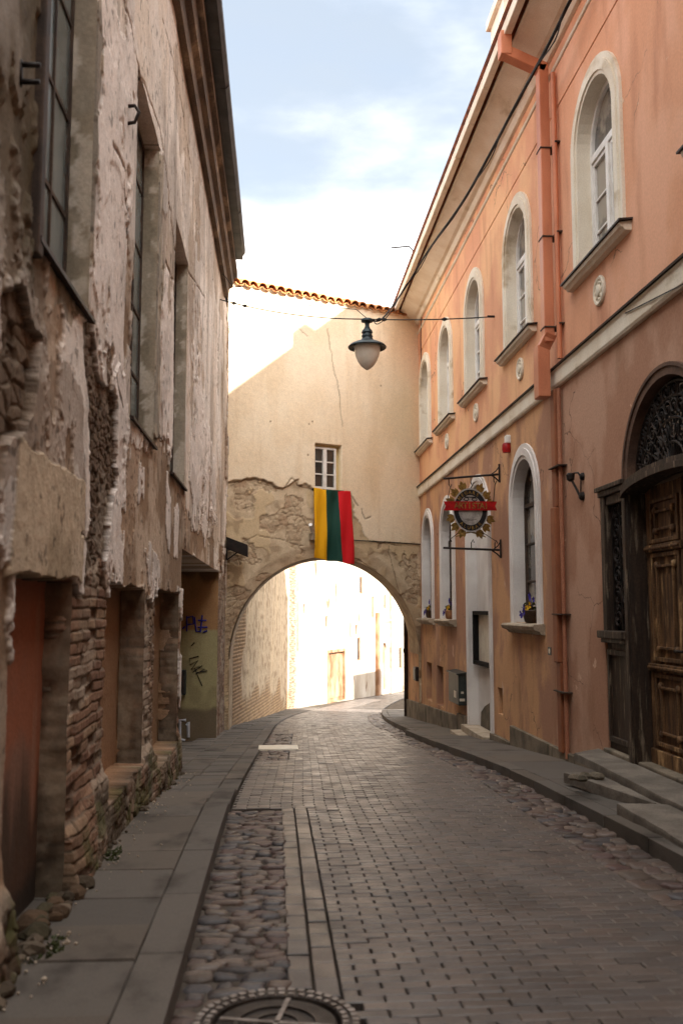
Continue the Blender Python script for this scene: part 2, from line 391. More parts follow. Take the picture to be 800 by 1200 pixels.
M['worniron'] = mat('worn_bright_iron', lin(150, 142, 136), lin(112, 104, 98), sc=14, rough=.45, metal=.3, bump=.2, bsc=120)
M['pipelow2'] = mat('faded_thin_pipe', lin(168, 114, 88), lin(150, 98, 74), sc=3, rough=.65, bump=.1)
M['step'] = mat('step_stone', lin(122, 114, 104), lin(98, 91, 83), sc=4, rough=.75, bump=.4, bsc=50, bsc2=8, fine=.2)
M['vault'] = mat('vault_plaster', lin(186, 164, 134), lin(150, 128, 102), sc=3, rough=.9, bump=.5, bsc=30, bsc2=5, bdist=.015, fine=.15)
M['blackmatte'] = mat('matt_black_frame', lin(30, 28, 28), rough=.85, bump=0, fine=.05, spec=.1)

# ------------------------------------------------------------------ the ground
gx = np.concatenate([np.linspace(-160, -8, 20), np.linspace(-6, 16, 45), np.linspace(18, 160, 18)])
gy = np.concatenate([np.linspace(-60, -4, 12), np.arange(-3, 60, .5), np.linspace(62, 390, 40)])
X, Y = np.meshgrid(gx, gy, indexing='ij')
structure(grid('ground', np.stack([X, Y, zg(Y) - .035], -1), None, M['earth']))

_mh = hit(324, 1199, (0, 0, -.012), (0, 0, 1)); MHX, MHY = _mh.x, _mh.y
KL = lambda y: -0.40 + bend(y)                 # kerb lines
KR = lambda y: 2.62 + np.where(np.asarray(y) > 19, .75, .35) * (bend(y) - .0) * (np.asarray(y) > 9) - .12 * sstep(9, 17, np.asarray(y, float))
def stones(name, items, m, h0=0.0):
    """rounded setts: (x, y, half length, half width, height, yaw, colour)"""
    V, F, C = [], [], []; K = 10
    for x, y, a, b, h, yaw, col in items:
        base = len(V); ca, sa = math.cos(yaw), math.sin(yaw); z = float(zg(y)) + h0
        ph = rng.random(K) * .30 + .82; tx, ty = rng.normal(0, .05, 2)
        for rr, hh in ((1.0, -.05), (1.0, h * .45), (.9, h * .88), (.55, h)):
            for i in range(K):
                t = 2 * math.pi * i / K; c, s = math.cos(t), math.sin(t)
                c, s = math.copysign(abs(c) ** .5, c), math.copysign(abs(s) ** .5, s)
                u, w = c * a * rr * ph[i], s * b * rr * ph[i]
                V.append((x + u * ca - w * sa, y + u * sa + w * ca, z + hh + tx * u + ty * w)); C.append(col)
        V.append((x, y, z + h * 1.04)); C.append(col)
        for r in range(3):
            for i in range(K):
                j = (i + 1) % K
                F.append((base + r * K + i, base + r * K + j, base + (r + 1) * K + j, base + (r + 1) * K + i))
        for i in range(K): F.append((base + 3 * K + i, base + 3 * K + (i + 1) % K, base + 4 * K))
    b = MB(); b.v, b.f, b.m, b.c = V, F, [0] * len(F), C
    return structure(b.build(name, m, smooth=True, norm=False))

SC = [lin(104, 88, 82), lin(112, 96, 88), lin(94, 86, 84), lin(118, 100, 90), lin(88, 84, 86), lin(106, 96, 90), lin(102, 82, 78), lin(122, 108, 98)]
def sett_rows(x0f, x1f, y0, y1, dy, wmin, wmax):
    out, y = [], y0
    while y < y1:
        d = dy * random.uniform(.75, 1.3); x = x0f(y) + random.uniform(-.02, .03); xe = x1f(y)
        while x < xe - .03:
            w = min(random.uniform(wmin, wmax), xe - x + .03)
            c = np.array(random.choice(SC)) * random.uniform(.42, .72)
            if math.hypot(x + w / 2 - MHX, y - MHY) > .36: out.append((x + w / 2, y + random.uniform(-.025, .025), w / 2 * 1.0, d / 2 * random.uniform(.98, 1.14), random.uniform(.016, .034), random.uniform(-.25, .25), c))
            x += w
        y += d
    return out
def bedding(name, f0, f1, y0, y1, h):
    yy = np.arange(y0, y1, .12); t = np.linspace(0, 1, 12); Y_, T_ = np.meshgrid(yy, t, indexing='ij')
    a_ = np.array([float(f0(v)) for v in yy])[:, None]; b_ = np.array([float(f1(v)) for v in yy])[:, None]
    X_ = a_ + (b_ - a_) * T_; structure(grid(name, np.stack([X_, Y_, zg(Y_) + h + .008 * (fbm(X_ * 9, Y_ * 9, 3, 301) - .5)], -1), None, M['bedding']))
bedding('joint_sand', lambda y: KL(y), lambda y: .058, 1.5, 8.6, -.008)
bedding('joint_sand', lambda y: KL(y), lambda y: KL(y) + .46, 13.1, 19.7, -.012)
bedding('joint_sand', lambda y: KR(y) - .5, lambda y: KR(y), 2.8, 29, -.012)
stones('cobble_strip', sett_rows(lambda y: KL(y) + .0, lambda y: .055, 1.5, 8.55, .085, .08, .22), M['stones'], -.02)
stones('cobble_patch', sett_rows(lambda y: KL(y) + .02, lambda y: KL(y) + .44, 13.2, 19.6, .12, .1, .2), M['stones'], -.025)
stones('cobble_gutter', sett_rows(lambda y: KR(y) - .02 - .42 + .12 * sstep(8, 14, y) - .1 * sstep(20, 22, y), lambda y: KR(y) - .0, 3.0, 29, .125, .1, .23), M['stones'], -.022)

# brick paving: every paver a chamfered block, laid in running bond
PV, PF, PC = [], [], []
def paver(cx, cy, hx, hy, skew, col, dz=0.0):
    b = len(PV); z = float(zg(cy)); sl = float(zg(cy + .1) - zg(cy - .1)) / .2
    tx, ty = random.gauss(0, .010), random.gauss(0, .010); dz += random.gauss(0, .0016)
    ch = .006
    for q, (a, h) in enumerate(((0, -.05), (0, -.004), (ch, .0))):
        for sx, sy in ((-1, -1), (1, -1), (1, 1), (-1, 1)):
            x, y = sx * (hx - a), sy * (hy - a)
            PV.append((cx + x + skew * y, cy + y, z + h + dz + tx * x + (ty + sl) * y)); PC.append(col)
    for r in (0, 1):
        for i in range(4):
            j = (i + 1) % 4; PF.append((b + r * 4 + i, b + r * 4 + j, b + r * 4 + 4 + j, b + r * 4 + 4 + i))
    PF.append((b + 8, b + 9, b + 10, b + 11))
def pcol():
    k = random.uniform(.55, .72); c = np.array(random.choice([lin(112, 103, 97), lin(108, 100, 95), lin(116, 105, 98), lin(106, 100, 97)])) * k
    return tuple(c)
def road_left(y):
    y = float(y)
    if y < 8.7: return .292
    if 13.1 < y < 19.7: return float(KL(y)) + .47
    return float(KL(y)) + .02
def road_right(y): return float(KR(y)) - .43 + .12 * float(sstep(8, 14, y)) - .1 * float(sstep(20, 22, y)) if y < 29 else float(KR(y)) - .05
DY, DX = .076, .206
j, y = 0, 1.2
while y < 62:
    sk = float(bend(y + .5) - bend(y - .5)); o = float(bend(y)); l, r = road_left(y), road_right(y)
    step = DY if y < 34 else DY * 2
    u0 = -2 + (.5 * DX if j % 2 else 0)
    for i in range(60):
        a, c = o + u0 + i * DX, o + u0 + (i + 1) * DX
        a2, c2 = max(a, l), min(c, r)
        if c2 - a2 < .05: continue
        if math.hypot((a2 + c2) / 2 - MHX, y + .05 - MHY) < .37: continue
        g = random.uniform(.002, .0055) if a2 < .95 + random.gauss(0, .25) and y < 9.5 + random.gauss(0, 1) else random.uniform(.001, .003)
        paver((a2 + c2) / 2, y + step / 2, (c2 - a2) / 2 - g, step / 2 - random.uniform(.0006, .0016), sk, pcol())
    y += step; j += 1
for k, xx in enumerate((.062, .178)):                       # two border courses laid lengthwise
    y = 1.3 + .1 * k
    while y < 8.65:
        if math.hypot(xx + .065 - MHX, y + .105 - MHY) > .38:
            paver(xx + .056, y + .105, .0525, .103, random.gauss(0, .01), pcol(), .001)
        y += .212
b = MB(); b.v, b.f, b.m, b.c = PV, PF, [0] * len(PF), PC
structure(b.build('brick_road', M['paver'], norm=False))

# pavements and kerbs
def slabs(name, rows, m):
    V, F, C = [], [], []
    for quad, h, col in rows:                               # quad of plan points, top height above the road
        b0 = len(V); cx = sum(p[0] for p in quad) / 4; cy = sum(p[1] for p in quad) / 4
        tx, ty, dz = random.gauss(0, .004), random.gauss(0, .004), random.gauss(0, .003)
        for ins, dh in ((.004, None), (.004, -.008), (.012, 0)):
            for x, y in quad:
                d = math.hypot(cx - x, cy - y); xx, yy = x + (cx - x) / d * ins, y + (cy - y) / d * ins
                z = float(zg(yy)) + h + dz + tx * (xx - cx) + ty * (yy - cy)
                V.append((xx, yy, float(zg(yy)) - .1 if dh is None else z + dh)); C.append(col)
        for r in (0, 1):
            for i in range(4):
                k = (i + 1) % 4; F.append((b0 + 4 * r + i, b0 + 4 * r + k, b0 + 4 * r + 4 + k, b0 + 4 * r + 4 + i))
        F.append((b0 + 8, b0 + 9, b0 + 10, b0 + 11))
    b = MB(); b.v, b.f, b.m, b.c = V, F, [0] * len(F), C
    return structure(b.build(name, m, norm=False))
def sc_(k=1.0):
    return .76 * np.array(random.choice([lin(112, 105, 98), lin(104, 98, 92), lin(108, 99, 90)])) * k * random.uniform(.88, 1.1)
def kh(y): return .105 - .085 * float(sstep(8.2, 9.6, y))   # the left kerb sinks to the road at the crossing
rows, y = [], -2.5
while y < 9.0:
    d = random.choice((.5, .62, .68))
    rows.append(([(-1.75, y), (float(KL(y)) - .205, y), (float(KL(y + d)) - .205, y + d), (-1.75, y + d)], (kh(y) + kh(y + d)) / 2 - .004, sc_()))
    y += d
while y < 34:                                               # small herringbone-like slabs past the step
    d = .3
    x0 = -2.4 if 11 < y < 17 else -1.4 + float(bend(y)) - .3
    x1 = float(KL(y)) - .205
    n = max(1, int((x1 - x0) / .3))
    for i in range(n):
        a, c = x0 + (x1 - x0) * i / n, x0 + (x1 - x0) * (i + 1) / n
        rows.append(([(a, y), (c, y), (c + float(bend(y + d) - bend(y)), y + d), (a + float(bend(y + d) - bend(y)), y + d)], .02, sc_(.95)))
    y += d
slabs('pavement_left', rows, M['slab'])
rows, y = [], -2.5
while y < 34:
    d = random.uniform(.85, 1.1)
    rows.append(([(float(KL(y)) - .20, y), (float(KL(y)), y), (float(KL(y + d)), y + d), (float(KL(y + d)) - .20, y + d)], (kh(y) + kh(y + d)) / 2, sc_(1.02)))
    y += d + .006
slabs('kerb_left', rows, M['slab'])
rows, y = [], -2
while y < 30:
    d = random.uniform(.8, 1.05)
    rows.append(([(float(KR(y)), y), (float(KR(y)) + .16, y), (float(KR(y + d)) + .16, y + d), (float(KR(y + d)), y + d)], .10, sc_(.9)))
    y += d + .006
slabs('kerb_right', rows, M['slab'])
rows, y = [], -2
while y < 30:
    d = .9
    rows.append(([(float(KR(y)) + .165, y), (3.75 + max(0, float(bend(y)) - .45), y), (3.75 + max(0, float(bend(y + d)) - .45), y + d), (float(KR(y + d)) + .165, y + d)], .097, sc_(.92)))
    y += d
slabs('pavement_right', rows, M['slab'])

# ------------------------------------------------------------------ the weathered house on the left
LH = thing('weathered_building', 'long derelict house with peeling pinkish plaster, bared brick and tall grey windows', 'building', (-1.3, 4.0, 0))
def lp(P): return [LP(*p) for p in P]
LY = lambda px, py: LP(px, py)[0]
LZ = lambda px, py: LP(px, py)[1]
W1 = (LY(41, 300), LY(107, 300), LZ(100, 366), LZ(165, 88)); W2 = (LY(157, 290), LY(184, 350), LZ(176, 518), LZ(165, 88)); W3 = (LY(204, 400), LY(219, 420), LZ(214, 570), LZ(209, 266))
D1 = (LY(13, 800), LY(83, 800), -.25, LZ(50, 676)); N2 = (LY(126, 800), LY(169, 790), .30, LZ(145, 686)); N3 = (LY(183, 780), LY(209, 780), .10, LZ(195, 692)); N4 = (LY(213, 760), LY(256, 740), -1.3, LZ(217, 645))
YJ = N4[1] - .05
edges_y = [e for q in (W1, W2, W3, D1, N2, N3, N4) for e in q[:2]]
edges_z = [e for q in (W1, W2, W3, D1, N2, N3, N4) for e in q[2:]]
def axis(parts, edges):
    a = np.concatenate([np.arange(p, q, s) for p, q, s in parts])
    for e in edges:
        a = a[np.abs(a - e) > .006]; a = np.concatenate([a, [e - .004, e + .004]])
    return np.unique(np.round(a, 5))
ay = axis([(-8, 2, .5), (2, 3.4, .06), (3.4, 7.2, .009), (7.2, 13, .016), (13, 21.02, .034)], edges_y)
az = axis([(-1.6, -.4, .02), (-.4, 3.4, .0075), (3.4, 8.05, .020)], edges_z)
Yg, Zg = np.meshgrid(ay, az, indexing='ij')
wy, wz = (fbm(Yg * 5, Zg * 4, 4, 1) - .5), (fbm(Yg * 5, Zg * 4, 4, 2) - .5)
Yw, Zw = Yg + wy * .30 * np.clip(Yg / 8, .5, 1.6), Zg + wz * .22
def reg(P, soft=0.): return inpoly(lp(P), Yw, Zw)
n_big = fbm(Yg * .7, Zg * .5, 4, 3); n_mid = fbm(Yg * 1.7, Zg * 1.9, 6, 4, .55); n_fine = fbm(Yg * 22, Zg * 18, 3, 5)
n_str = fbm(Yg * 1.35, Zg * .8, 7, 6, .55)                      # peeling runs down the wall
n_str2 = fbm(Yg * 2.0, Zg * 1.0, 6, 7)
PINK, TAN, BROWN, CEM, DIRT = map(np.array, (lin(226, 217, 208), lin(214, 196, 176), lin(150, 124, 100), lin(132, 124, 112), lin(62, 52, 42)))
C = np.broadcast_to(PINK, Yg.shape + (3,)).copy(); D = np.zeros(Yg.shape)
C = cmixn(C, sstep(.48, .66, n_mid) * .45, TAN)
C = cmixn(C, sstep(.5, .72, n_str2) * .45, lin(214, 198, 184))
D += (n_mid - .5) * .02
low = sstep(4.2, 1.5, Zg)
peel = n_str + .16 * low + .10 * (n_big - .5) + .05 * (n_fine - .5)
polys_brown = reg([(150, 490), (262, 560), (262, 660), (215, 690), (130, 690), (120, 600)])
polys_white = reg([(100, 0), (205, 0), (250, 330), (262, 640), (225, 620), (216, 560), (200, 545), (190, 540), (184, 330), (165, 85), (120, 360), (135, 520), (150, 640), (135, 690), (122, 640), (108, 430), (108, 360)])
peel = peel + .14 * polys_brown - .17 * polys_white - .10 * sstep(3.2, 4.6, Zg)
m_peel = sstep(.60, .63, peel)
C = cmixn(C, m_peel, BROWN); C = cmixn(C, m_peel * sstep(.45, .6, n_mid) * .6, TAN)
D -= m_peel * .014
m_lip = sstep(.585, .60, peel) * (1 - m_peel); C = cmixn(C, m_lip * .5, lin(226, 212, 200)); D += m_lip * .006
white = sstep(.55, .56, fbm(Yg * .62 + 7, Zg * .6, 7, 16, .55) - .02 * np.abs(Zg - 3.8)) * (1 - m_peel); C = cmixn(C, white * .55, lin(238, 232, 226)); D += white * .007
tan2 = sstep(.56, .58, fbm(Yg * .55 + 3, Zg * .6, 7, 17, .55)) * (1 - m_peel) * (1 - white); C = cmixn(C, tan2 * .55, lin(176, 154, 130)); D -= tan2 * .005
grime = sstep(.48, .68, fbm(Yg * .7, Zg * .5, 6, 18, .6)); C = cmixn(C, grime * .4, lin(108, 94, 80))
grime = sstep(.56, .66, fbm(Yg * 2.2, Zg * .3, 5, 19, .6)); C = cmixn(C, grime * .35, lin(88, 76, 64))
soft = lambda P: inpoly(lp(P), Yg + wy * .16 + .05 * (n_fine - .5), Zg + wz * .5)
m = soft([(140, 530), (176, 520), (215, 572), (224, 640), (205, 692), (132, 690)]) * (1 - m_peel) * 1.0; C = cmixn(C, m * .75, lin(158, 128, 100)); D -= m * .008
m = np.zeros(Yg.shape, bool)
for P in ([(109, -40), (155, -40), (158, 130), (150, 280), (146, 400), (150, 510), (148, 620), (141, 722), (129, 690), (120, 660), (120, 600), (133, 560), (137, 500), (135, 450), (120, 455), (114, 400), (107, 330)], [(189, 308), (203, 330), (203, 520), (194, 538), (189, 470)],
          [(229, 410), (236, 428), (238, 500), (245, 505), (253, 560), (255, 615), (246, 600), (241, 642), (232, 602), (226, 612), (221, 560)], [(163, 545), (170, 552), (169, 592), (163, 586)], [(171, 636), (178, 650), (176, 684)], [(180, 640), (189, 662), (185, 704), (178, 702)], [(196, 560), (201, 575), (200, 640), (196, 628)], [(205, 590), (210, 600), (209, 650), (205, 640)]): m |= soft(P)
m = m * (fbm(Yg * 2.5, Zg * 2.2, 6, 44, .6) > .40) * 1.0; C = cmixn(C, m * .85, np.array(lin(232, 223, 216)) * (1 - .25 * sstep(.45, .65, n_mid))[..., None]); D += m * .012
# grey, dirty render at the near end
m = sstep(4.7, 4.2, Yg + wy * .5) * sstep(2.6, 3.4, Zg)
C = cmixn(C, m * .8, CEM * (1 + .5 * (n_mid[..., None] - .5))); C = cmixn(C, m * sstep(.5, .66, n_str) * .8, lin(96, 84, 66))
m = reg([(22, 0), (46, 0), (44, 340), (20, 330)]); C = cmixn(C, m * sstep(.35, .55, n_str2) * .9, lin(80, 70, 52))
# grey jambs and window surrounds
m = reg([(80, 0), (120, 0), (106, 372), (78, 380), (66, 350)]) | reg([(178, 170), (192, 178), (186, 520), (150, 490), (150, 480)])
C = cmixn(C, m * .85, lin(120, 112, 98)); C = cmixn(C, m * sstep(.5, .6, fbm(Yg * 9, Zg * 4, 4, 9)) * .8, lin(176, 164, 146))
# brown coat low down, grey smears
m = reg([(75, 420), (100, 470), (100, 640), (30, 560), (0, 560), (0, 480)]); C = cmixn(C, m * .6, lin(128, 108, 90))
# exposed brick and rubble
def bricks(Y_, Z_, L=.25, H=.067):
    row = np.floor((Z_ + .02 * (fbm(Y_ * 2, Z_ * 2, 2, 31) - .5)) / H); u = Y_ / L + .5 * (row % 2) + .45 * _h(row, row * 0, 3)
    fu, fv = u - np.floor(u), Z_ / H - np.floor(Z_ / H)
    e = np.minimum(np.minimum(fu, 1 - fu) * L, np.minimum(fv, 1 - fv) * H)
    return sstep(.003, .0085, e), _h(np.floor(u), row, 8)
def rubble(m, depth, red=.5, fine=1.0, tone=1.0):
    global C, D
    bk, bid = bricks(Yg + wy * .03, Zg + wz * .03)
    d1, d2, cid = worley(Yg * 7 * fine, Zg * 11 * fine, 12)
    bk2 = sstep(.02, .2, d2 - d1)
    isb = sstep(.42, .5, fbm(Yg * 1.3, Zg * 1.1, 3, 14) + red * .2 - .05) * (fine == 1.0)
    f = bk * isb + bk2 * (1 - isb); idv = bid * isb + cid * (1 - isb)
    cb = cmixn(np.broadcast_to(np.array(lin(152, 120, 98)), C.shape).copy(), sstep(.3, .9, idv), lin(128, 96, 78))
    cb = cmixn(cb, sstep(.7, .9, _h(np.floor(idv * 997), np.floor(idv * 13), 2)) * .8, lin(168, 142, 116))
    cb = cmixn(cb, (1 - isb) * .55, lin(122, 108, 92))
    cc = cmixn(cb, (1 - f) * .85, lin(104, 92, 80)); cc = cmixn(cc, sstep(.5, .7, n_mid) * .55, lin(140, 124, 106))
    smear = sstep(.50, .60, fbm(Yg * 2.2, Zg * 2.6, 6, 33, .6)); cc = cmixn(cc, smear * .75, lin(172, 156, 138)); gone = (_h(np.floor(idv * 4001), np.floor(idv * 57), 6) > .86) * f
    cc = cmixn(cc, gone * .6, lin(66, 54, 44)); f = f * (1 - gone * 2.2) * (1 - .6 * smear)
    C = cmixn(C, m, .86 * tone * cc); D = D * (1 - m) + m * (-depth + f * .010 + (n_mid - .5) * .02 + (n_fine - .5) * .009 + (idv - .5) * .012)
m = reg([(98, 380), (108, 372), (116, 440), (137, 462), (139, 540), (130, 600), (122, 660), (124, 712), (96, 712), (104, 600), (104, 480)]); rubble(m * 1.0, .035, 0, 2.0, .66)
m = reg([(122, 655), (126, 690), (146, 720), (150, 960), (60, 1020), (60, 690), (98, 690)]); rubble(m * 1.0, .028)
m = reg([(0, 330), (30, 345), (48, 400), (40, 500), (22, 515), (0, 520)])
rubble(m * 1.0, .05, .0); C = cmixn(C, m * (.5 + .5 * sstep(.6, .4, n_mid)) * .75, lin(58, 48, 40))
m = reg([(160, 700), (186, 700), (184, 890), (160, 930)]) | reg([(138, 700), (176, 690), (176, 930), (150, 900)]); rubble(m * 1.0, .035)
m = ((Yg > N4[1]) & (Yg + wy * 3 < 20.6) & (Zg + wz * 2 < 2.6)) | ((Yg > 19.9 + wy * 2) & (n_str > .4)); rubble(m * 1.0, .03, .2)
m = (Yg > 7) & (Yg < 21) & (Zg + wz < 1.7) & (fbm(Yg * 1.7, Zg * .8, 4, 41) > .53); rubble(m * 1.0, .03, .4)
# pale ochre patch over the doorway
m = inpoly(lp([(20, 513), (56, 540), (97, 564), (94, 681), (8, 671)]), Yg + wy * .04, Zg + wz * .07) * 1.0
C = cmixn(C, m * .95, np.array(lin(188, 170, 146)) * (1 + .35 * (n_mid[..., None] - .5))); D = D * (1 - m) + m * (.018 + (n_fine - .5) * .006)
C = cmixn(C, m * sstep(.52, .62, n_str) * .35, lin(120, 104, 74))
# rough footing of rubble, darkened in patches, moss in its ledges
foot = sstep(.62, .1, Zg - (zg(Yg) + .1) + .5 * (fbm(Yg * 1.6, Zg * 1.2, 4, 21) - .5)) * (Yg < 11.8)
rubble(sstep(.3, .5, foot), .0, .0)
D += foot * (.045 * sstep(7.6, 4.5, Yg) + .03) * (.4 + 1.0 * fbm(Yg * 4, Zg * 6, 3, 22))
C = cmixn(C, sstep(.3, .8, foot) * sstep(.35, .6, fbm(Yg * 3, Zg * 3, 4, 23)) * .75, lin(60, 52, 40))
C = cmixn(C, sstep(.35, .8, foot) * sstep(.52, .6, fbm(Yg * 4, Zg * 4, 4, 24)) * .5, lin(84, 88, 48))
# cracks
for P, w in (([(130, 163), (146, 205), (150, 262), (143, 350)], .012), ([(195, 306), (204, 330), (205, 400)], .012), ([(145, 0), (158, 60), (166, 90), (188, 150), (205, 290), (240, 350)], .010),
             ([(135, 430), (140, 470), (143, 480)], .014), ([(190, 20), (210, 100), (232, 250)], .009), ([(92, 625), (104, 636)], .012)):
    d = segdist(lp(P), Yw * .35 + Yg * .65, Zw * .35 + Zg * .65); m = sstep(w * 1.3, w * .4, d)
    C = cmixn(C, m * .9, lin(58, 46, 38)); D -= m * .02
C = C * (1 + .30 * (n_fine[..., None] - .5)); C = cmixn(C, sstep(.70, .78, fbm(Yg * 14, Zg * 14, 3, 55)) * .6, lin(70, 58, 48))
# openings
def opening(q, depth, rough, col):
    global C, D
    jy, jz = (fbm(Yg * 6, Zg * 6, 3, 61) - .5) * rough, (fbm(Yg * 6, Zg * 6, 3, 62) - .5) * rough
    i = (Yg + jy > q[0]) & (Yg + jy < q[1]) & (Zg + jz > q[2]) & (Zg + jz < q[3])
    D = np.where(i, -depth, D); C = np.where(i[..., None], col, C)
opening(W1, .20, 0, lin(110, 102, 88)); opening(W2, .22, 0, lin(120, 108, 90)); opening(W3, .22, 0, lin(120, 108, 90))
opening(D1, .17, .05, lin(70, 60, 50)); opening(N4, 1.3, 0, lin(96, 80, 60))
opening(N2, .22, .07, lin(150, 116, 88)); opening(N3, .22, .07, lin(140, 112, 86))
V = np.stack([XL(Yg) + D, Yg, Zg], -1)
grid('wall', V, C, M['leftwall'], LH)
b = MB()                                                 # the rest of the house behind the street wall
b.box(-9, -2.6, -8, 21.0, -1.5, 8.05); b.box(-2.7, -1.12, 20.93, 21.0, -1.5, 8.05); b.box(-2.7, -1.16, -8, -7.9, -1.5, 8.05)
b.build('side_wall', M['tallwall'], LH)

def panel_field(name, u0, u1, z0, z1, fr, cf, du=.02, parent=LH, m='smoke'):
    U, Z = np.meshgrid(np.linspace(u0, u1, max(3, int((u1 - u0) / du))), np.linspace(z0, z1, max(3, int((z1 - z0) / du))), indexing='ij')
    c, d = cf(U, Z); p = fr(U, Z, d)
    return grid(name, np.stack([np.broadcast_to(q, U.shape) for q in p], -1), c, M[m], parent)
def c_door(U, Z):
    n = fbm(U * 2, Z * 1.5, 5, 71); s = fbm(U * 8, Z * .8, 4, 72)
    c = np.broadcast_to(np.array(lin(150, 92, 66)), U.shape + (3,)).copy()
    c = cmixn(c, sstep(.4, .65, n) * .6, lin(118, 100, 88)); c = cmixn(c, sstep(.5, .62, s) * .4, lin(156, 126, 106))
    c = cmixn(c, sstep(.75, .35, Z + (s - .5) * .9) * .85, lin(62, 50, 38)); c = cmixn(c, sstep(.25, .05, Z + (n - .5) * .6) * .8, lin(36, 32, 26))
    return c, (n - .5) * .015 - .15
o = panel_field('blocked_doorway', D1[0] - .02, D1[1] + .02, D1[2], D1[3] + .03, LW, c_door); o['label'] = 'rusty orange panel blocking a low doorway, black with damp below'
def c_jamb(U, Z):                                        # the far side of the passage: brown above, pale green below
    n = fbm(U * 3, Z * 2, 4, 81); c = np.broadcast_to(np.array(lin(158, 120, 82)), U.shape + (3,)).copy()
    c = cmixn(c, sstep(2.0, 2.2, Z + (n - .5) * .8) * .7, lin(82, 64, 46))
    g = sstep(1.24, 1.20, Z + (n - .5) * .05); c = cmixn(c, g, lin(162, 152, 112))
    c = cmixn(c, sstep(-.18, -.3, Z + (n - .5) * .2), lin(112, 98, 78)); c = cmixn(c, sstep(.56, .7, n) * .35, lin(110, 96, 72))
    return c, (n - .5) * .02
JF = lambda u, v, w: (u + 0 * v, YJ - w, v)
panel_field('passage_jamb', -2.5, XL(YJ) - .012, -1.15, 2.33, JF, c_jamb)['label'] = 'pale green and brown end wall of the passage, sprayed with graffiti'

def jamb(q, depth, kind, zlo=None):                          # far cheeks of the openings
    y1 = q[1] - .008; xa = XL(y1)
    def cf(U, Z):
        n = fbm(U * 3 + y1, Z * 2, 4, 84); n2 = fbm(U * 9 + y1, Z * 7, 4, 85)
        if kind == 'plaster':
            c = np.broadcast_to(np.array(lin(150, 140, 124)), U.shape + (3,)).copy(); c = cmixn(c, sstep(.45, .6, n) * .7, lin(122, 112, 94)); c = cmixn(c, sstep(.56, .6, n2) * .8, lin(192, 184, 172))
            c = cmixn(c, sstep(xa - .10, xa - .02, U + (n2 - .5) * .2) * .4, lin(186, 168, 146)); return c, (n2 - .5) * .012
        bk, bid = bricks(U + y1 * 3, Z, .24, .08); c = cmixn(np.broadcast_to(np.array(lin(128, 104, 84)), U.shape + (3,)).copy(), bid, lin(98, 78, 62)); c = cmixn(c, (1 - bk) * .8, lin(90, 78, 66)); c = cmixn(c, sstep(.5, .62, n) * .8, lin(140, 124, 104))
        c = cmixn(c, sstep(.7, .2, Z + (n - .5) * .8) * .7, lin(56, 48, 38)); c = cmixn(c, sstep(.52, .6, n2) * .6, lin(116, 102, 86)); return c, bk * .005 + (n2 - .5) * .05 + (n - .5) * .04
    return panel_field('reveal', xa - depth, xa - .004, q[2] if zlo is None else zlo, q[3] - .01, lambda u, v, w: (u + 0 * v, y1 - .012 - w, v), cf)
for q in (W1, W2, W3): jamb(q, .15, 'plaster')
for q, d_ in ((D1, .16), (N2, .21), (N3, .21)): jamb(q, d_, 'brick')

# windows of the left house
def left_window(q, bars_z, label=None, edge=False):
    y0, y1, z0, z1 = q; b = MB(); w0, w1 = -.17, -.14
    fr = lambda u, v, w: LW(u, v, w)
    b.ring(fr, [(y0, z0), (y1, z0), (y1, z1), (y0, z1)], [(y0 + .05, z0 + .05), (y1 - .05, z0 + .05), (y1 - .05, z1 - .05), (y0 + .05, z1 - .05)], w0, w1)
    ym = (y0 + y1) / 2
    for k in (1 / 3, 2 / 3): b.fbox(fr, y0 + (y1 - y0) * k - .012, y0 + (y1 - y0) * k + .012, z0 + .05, z1 - .05, w0, w1 - .004)
    for z in bars_z: b.fbox(fr, y0 + .05, y1 - .05, z - .014, z + .014, w0, w1 - .008)
    f = b.build('window', M['bars'], LH)
    g = MB(); g.sheet(fr, [(y0 + .02, z0 + .02), (y1 - .02, z0 + .02), (y1 - .02, z1 - .02), (y0 + .02, z1 - .02)], -.158); g.build('pane', M['glassdirty'], f)
    s = MB(); s.prism(lambda u, v, w: LW(w, v, u), [(-.15, z0 + .05), (.035, z0 - .005), (.035, z0 - .03), (-.15, z0 + .02)], y0 - .02, y1 + .02); s.build('sill', M['darkmetal'], f)
    return f
z = lambda px, py: LP(px, py)[1]
left_window(W1, [W1[2] + k * .62 for k in (1, 2, 3, 4)])
left_window(W2, [W2[2] + k * .6 for k in (1, 2, 3, 4)]); left_window(W3, [W3[2] + k * .6 for k in (1, 2, 3, 4)])
b = MB(); b.fbox(LW, W1[0] - .05, W1[0] + .04, W1[2] - .1, W1[3] + .9, -.03, .03); b.build('window_post', M['bars'], LH, bevel=.01)

# eave, roof edge and hooks
yr = (-8, 20.5)
b = MB(); P = [(0, 7.970), (.08, 7.970), (.10, 8.150), (.17, 8.190), (.19, 8.370), (.26, 8.390), (.26, 8.530), (0, 8.530)]
b.prism(lambda u, v, w: (XL(w) + u, w, v), P, yr[0], 18.8); b.build('cornice', M['eave'], LH)
b = MB(); y = -8
while y < 18.1:
    d = min(random.uniform(1.5, 2.4), 18.2 - y); b.fbox(lambda u, v, w: (XL(w) + u, w, v), .02, .40 + random.uniform(-.006, .006), 8.550, 8.585, y + .004, y + d - .004); y += d
b.build('eave_board', M['roofdark'], LH)
b = MB(); y = -8
while y < 18.0:
    d = min(2.0, 18.1 - y); dz = random.uniform(-.012, .012)
    b.prism(lambda u, v, w: (XL(w) + u, w, v + dz), [(.27, 8.610), (.30, 8.560), (.40, 8.550), (.445, 8.600), (.45, 8.680), (.42, 8.680), (.41, 8.620), (.32, 8.600), (.29, 8.650)], y, y + d - .01); y += d
